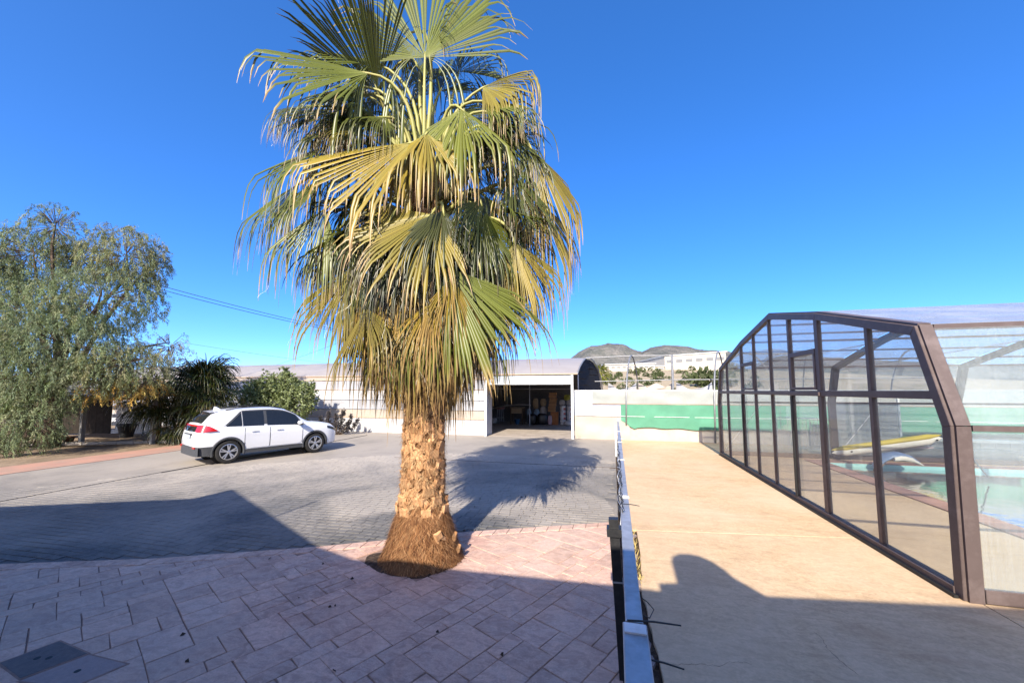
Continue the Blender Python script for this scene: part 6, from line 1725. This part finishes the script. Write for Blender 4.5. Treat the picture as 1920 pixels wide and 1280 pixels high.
# scrub on the hillside: separate bushes
def scrub_mesh(seed, n=150):
    rg = np.random.default_rng(seed); P = rg.normal(0, 1, (n, 3)); P /= np.linalg.norm(P, axis=1, keepdims=True); D = P + rg.normal(0, .5, (n, 3)); D /= np.linalg.norm(D, axis=1, keepdims=True)
    P = P * rg.uniform(.4, 1, n)[:, None] * np.array([.8, .8, .55]) + np.array([0, 0, .5])
    pal = np.array([(.09, .11, .045), (.12, .14, .06), (.07, .085, .035)])
    V, F, C = leaf_quads(P, D, rg.uniform(.25, .5, n), rg.uniform(.15, .3, n), rg, pal[rg.integers(0, 3, n)] * rg.uniform(.7, 1.2, n)[:, None])
    o = np_mesh('tmp', V, F, M['foliage'], None, C); me = o.data; bpy.data.objects.remove(o); return me
scr = [scrub_mesh(s) for s in range(4)]
for me in scr: me.name = 'hill_shrub'
rh = random.Random(14)
def bush(x, D, s, lab, grp):
    p = at_d(x, 732, D); z = hill_z(x, D)
    o = bpy.data.objects.new('hill_shrub', scr[rh.randrange(4)]); COL.objects.link(o); o.location = (p[0], p[1], z - .2); o.scale = (s, s, s * rh.uniform(.8, 1.2)); o.rotation_euler.z = rh.uniform(0, 6.28)
    tag(o, lab, 'shrub', grp)
for k in range(70):
    bush(rh.uniform(1130, 1420), rh.uniform(78, 146), rh.uniform(.7, 1.5), 'small dark scrub bush dotted on the tan hillside', 'scrub bushes on the hillside')
for k, (x, D, s, lab) in enumerate(((1322, 84, 3.4, 'big olive tree like bush on the hillside left of the enclosure'), (1338, 80, 3.2, 'rounded bush touching the enclosure edge on the hillside'), (1300, 92, 2.4, 'mid sized bush on the slope under the large shed'), (1140, 95, 2.2, 'grey green bush on the slope beside the greenhouse end'))):
    bush(x, D, s, lab, None)
# pale spoil heap in the middle distance
g = []
hc = at_d(1228, 732, 58); 
for i in range(20):
    rowp = []
    for j in range(20):
        a, b = (i / 19 - .5) * 2, (j / 19 - .5) * 2; r = math.hypot(a, b * .9)
        rowp.append((hc[0] + a * 5.0, hc[1] + b * 4, max(-.3, 3.7 * max(0, 1 - r) ** .8 + .15 * math.sin(a * 9) * math.cos(b * 7) - .2)))
    g.append(rowp)
tag(MB().grid(g).build('spoil_heap', pm('spoil', (.55, .46, .34), (.48, .39, .28), 1, .95, .1, bump=.6, bscale=3, bdist=.1), smooth=0), 'pale mound of earth seen over the net wall', 'mound', kind='structure')

# ------------------------------------------------------------------ overhead cables
def cat(p, q, sag, n=24):
    p, q = np.array(p), np.array(q); return [lerp(p, q, t) - np.array([0, 0, sag * 4 * t * (1 - t)]) for t in np.linspace(0, 1, n)]
pol = thing('utility_pole', 'grey timber utility pole hidden behind the palm crown', 'pole', tuple(at_d(790, 732, 36) * np.array([1, 1, 0])))
PT = at_d(790, 648, 36)
MB().tube([(PT[0], PT[1], -.3), (PT[0], PT[1], PT[2] + .3)], [.16, .11], 10).build('shaft', M['wood'], pol)
MB().bar(PT + _rt * -.7, PT + _rt * .7, .1, .12).build('crossarm', M['wood'], pol)
A0 = at_d(-300, 345, 14.5)
for k, (dz, lab) in enumerate(((0, 'upper of the two black overhead cables crossing the sky at the left'), (-.13, 'lower of the two black overhead cables crossing the sky at the left'))):
    p1 = np.array(A0) + np.array([0, 0, dz]); q1 = PT + np.array([-.3 + .3 * k, 0, .1 + dz * .3])
    m1 = at_d(430, 570 + 6 * k, 22.0)
    pts = []
    for t in np.linspace(0, 1, 40):
        a, b, c = (1 - t) ** 2, 2 * t * (1 - t), t * t
        ctl = 2 * m1 - .5 * p1 - .5 * q1
        pts.append(a * p1 + b * ctl + c * q1)
    tag(MB().tube(pts, .017, 6).build('overhead_cable', M['wire'], smooth=0), lab, 'cable', 'overhead cables')
tag(MB().tube(cat(at_d(330, 640, 40), at_d(700, 690, 55), .2), .012, 5).build('overhead_cable', M['wire'], smooth=0), 'faint thin wire low in the sky above the greenhouse roof', 'cable', 'overhead cables')
tag(MB().tube(cat(at_d(505, 688, 40), at_d(640, 640, 50), .1), .012, 5).build('overhead_cable', M['wire'], smooth=0), 'faint thin wire rising steeply above the greenhouse roof', 'cable', 'overhead cables')

# ------------------------------------------------------------------ fallen bits on the paving
rl = np.random.default_rng(5); V, F = [], []
for (x, y) in [(505, 1047), (606, 1057), (575, 1068), (618, 1138), (628, 1136), (343, 1190), (820, 1185), (941, 1227), (627, 1257), (660, 1085), (890, 950), (978, 932), (985, 930), (900, 935), (870, 995), (350, 1240), (560, 1120), (1010, 1150)]:
    p = at_z(x, y, .013); s = rl.uniform(.008, .02); a = rl.uniform(0, 6.28); b = len(V)
    for q in (0, 1.4, 2.9, 4.4): V.append((p[0] + s * math.cos(a + q) * (1.6 if q in (0, 2.9) else .8), p[1] + s * math.sin(a + q) * (1.6 if q in (0, 2.9) else .8), .016 + (.02 if q == 1.4 else 0)))
    F.append((b, b + 1, b + 2, b + 3))
tag(np_mesh('leaf_litter', V, F, M['soil']), 'dark dry leaf scraps scattered on the paving', 'litter', kind='stuff')
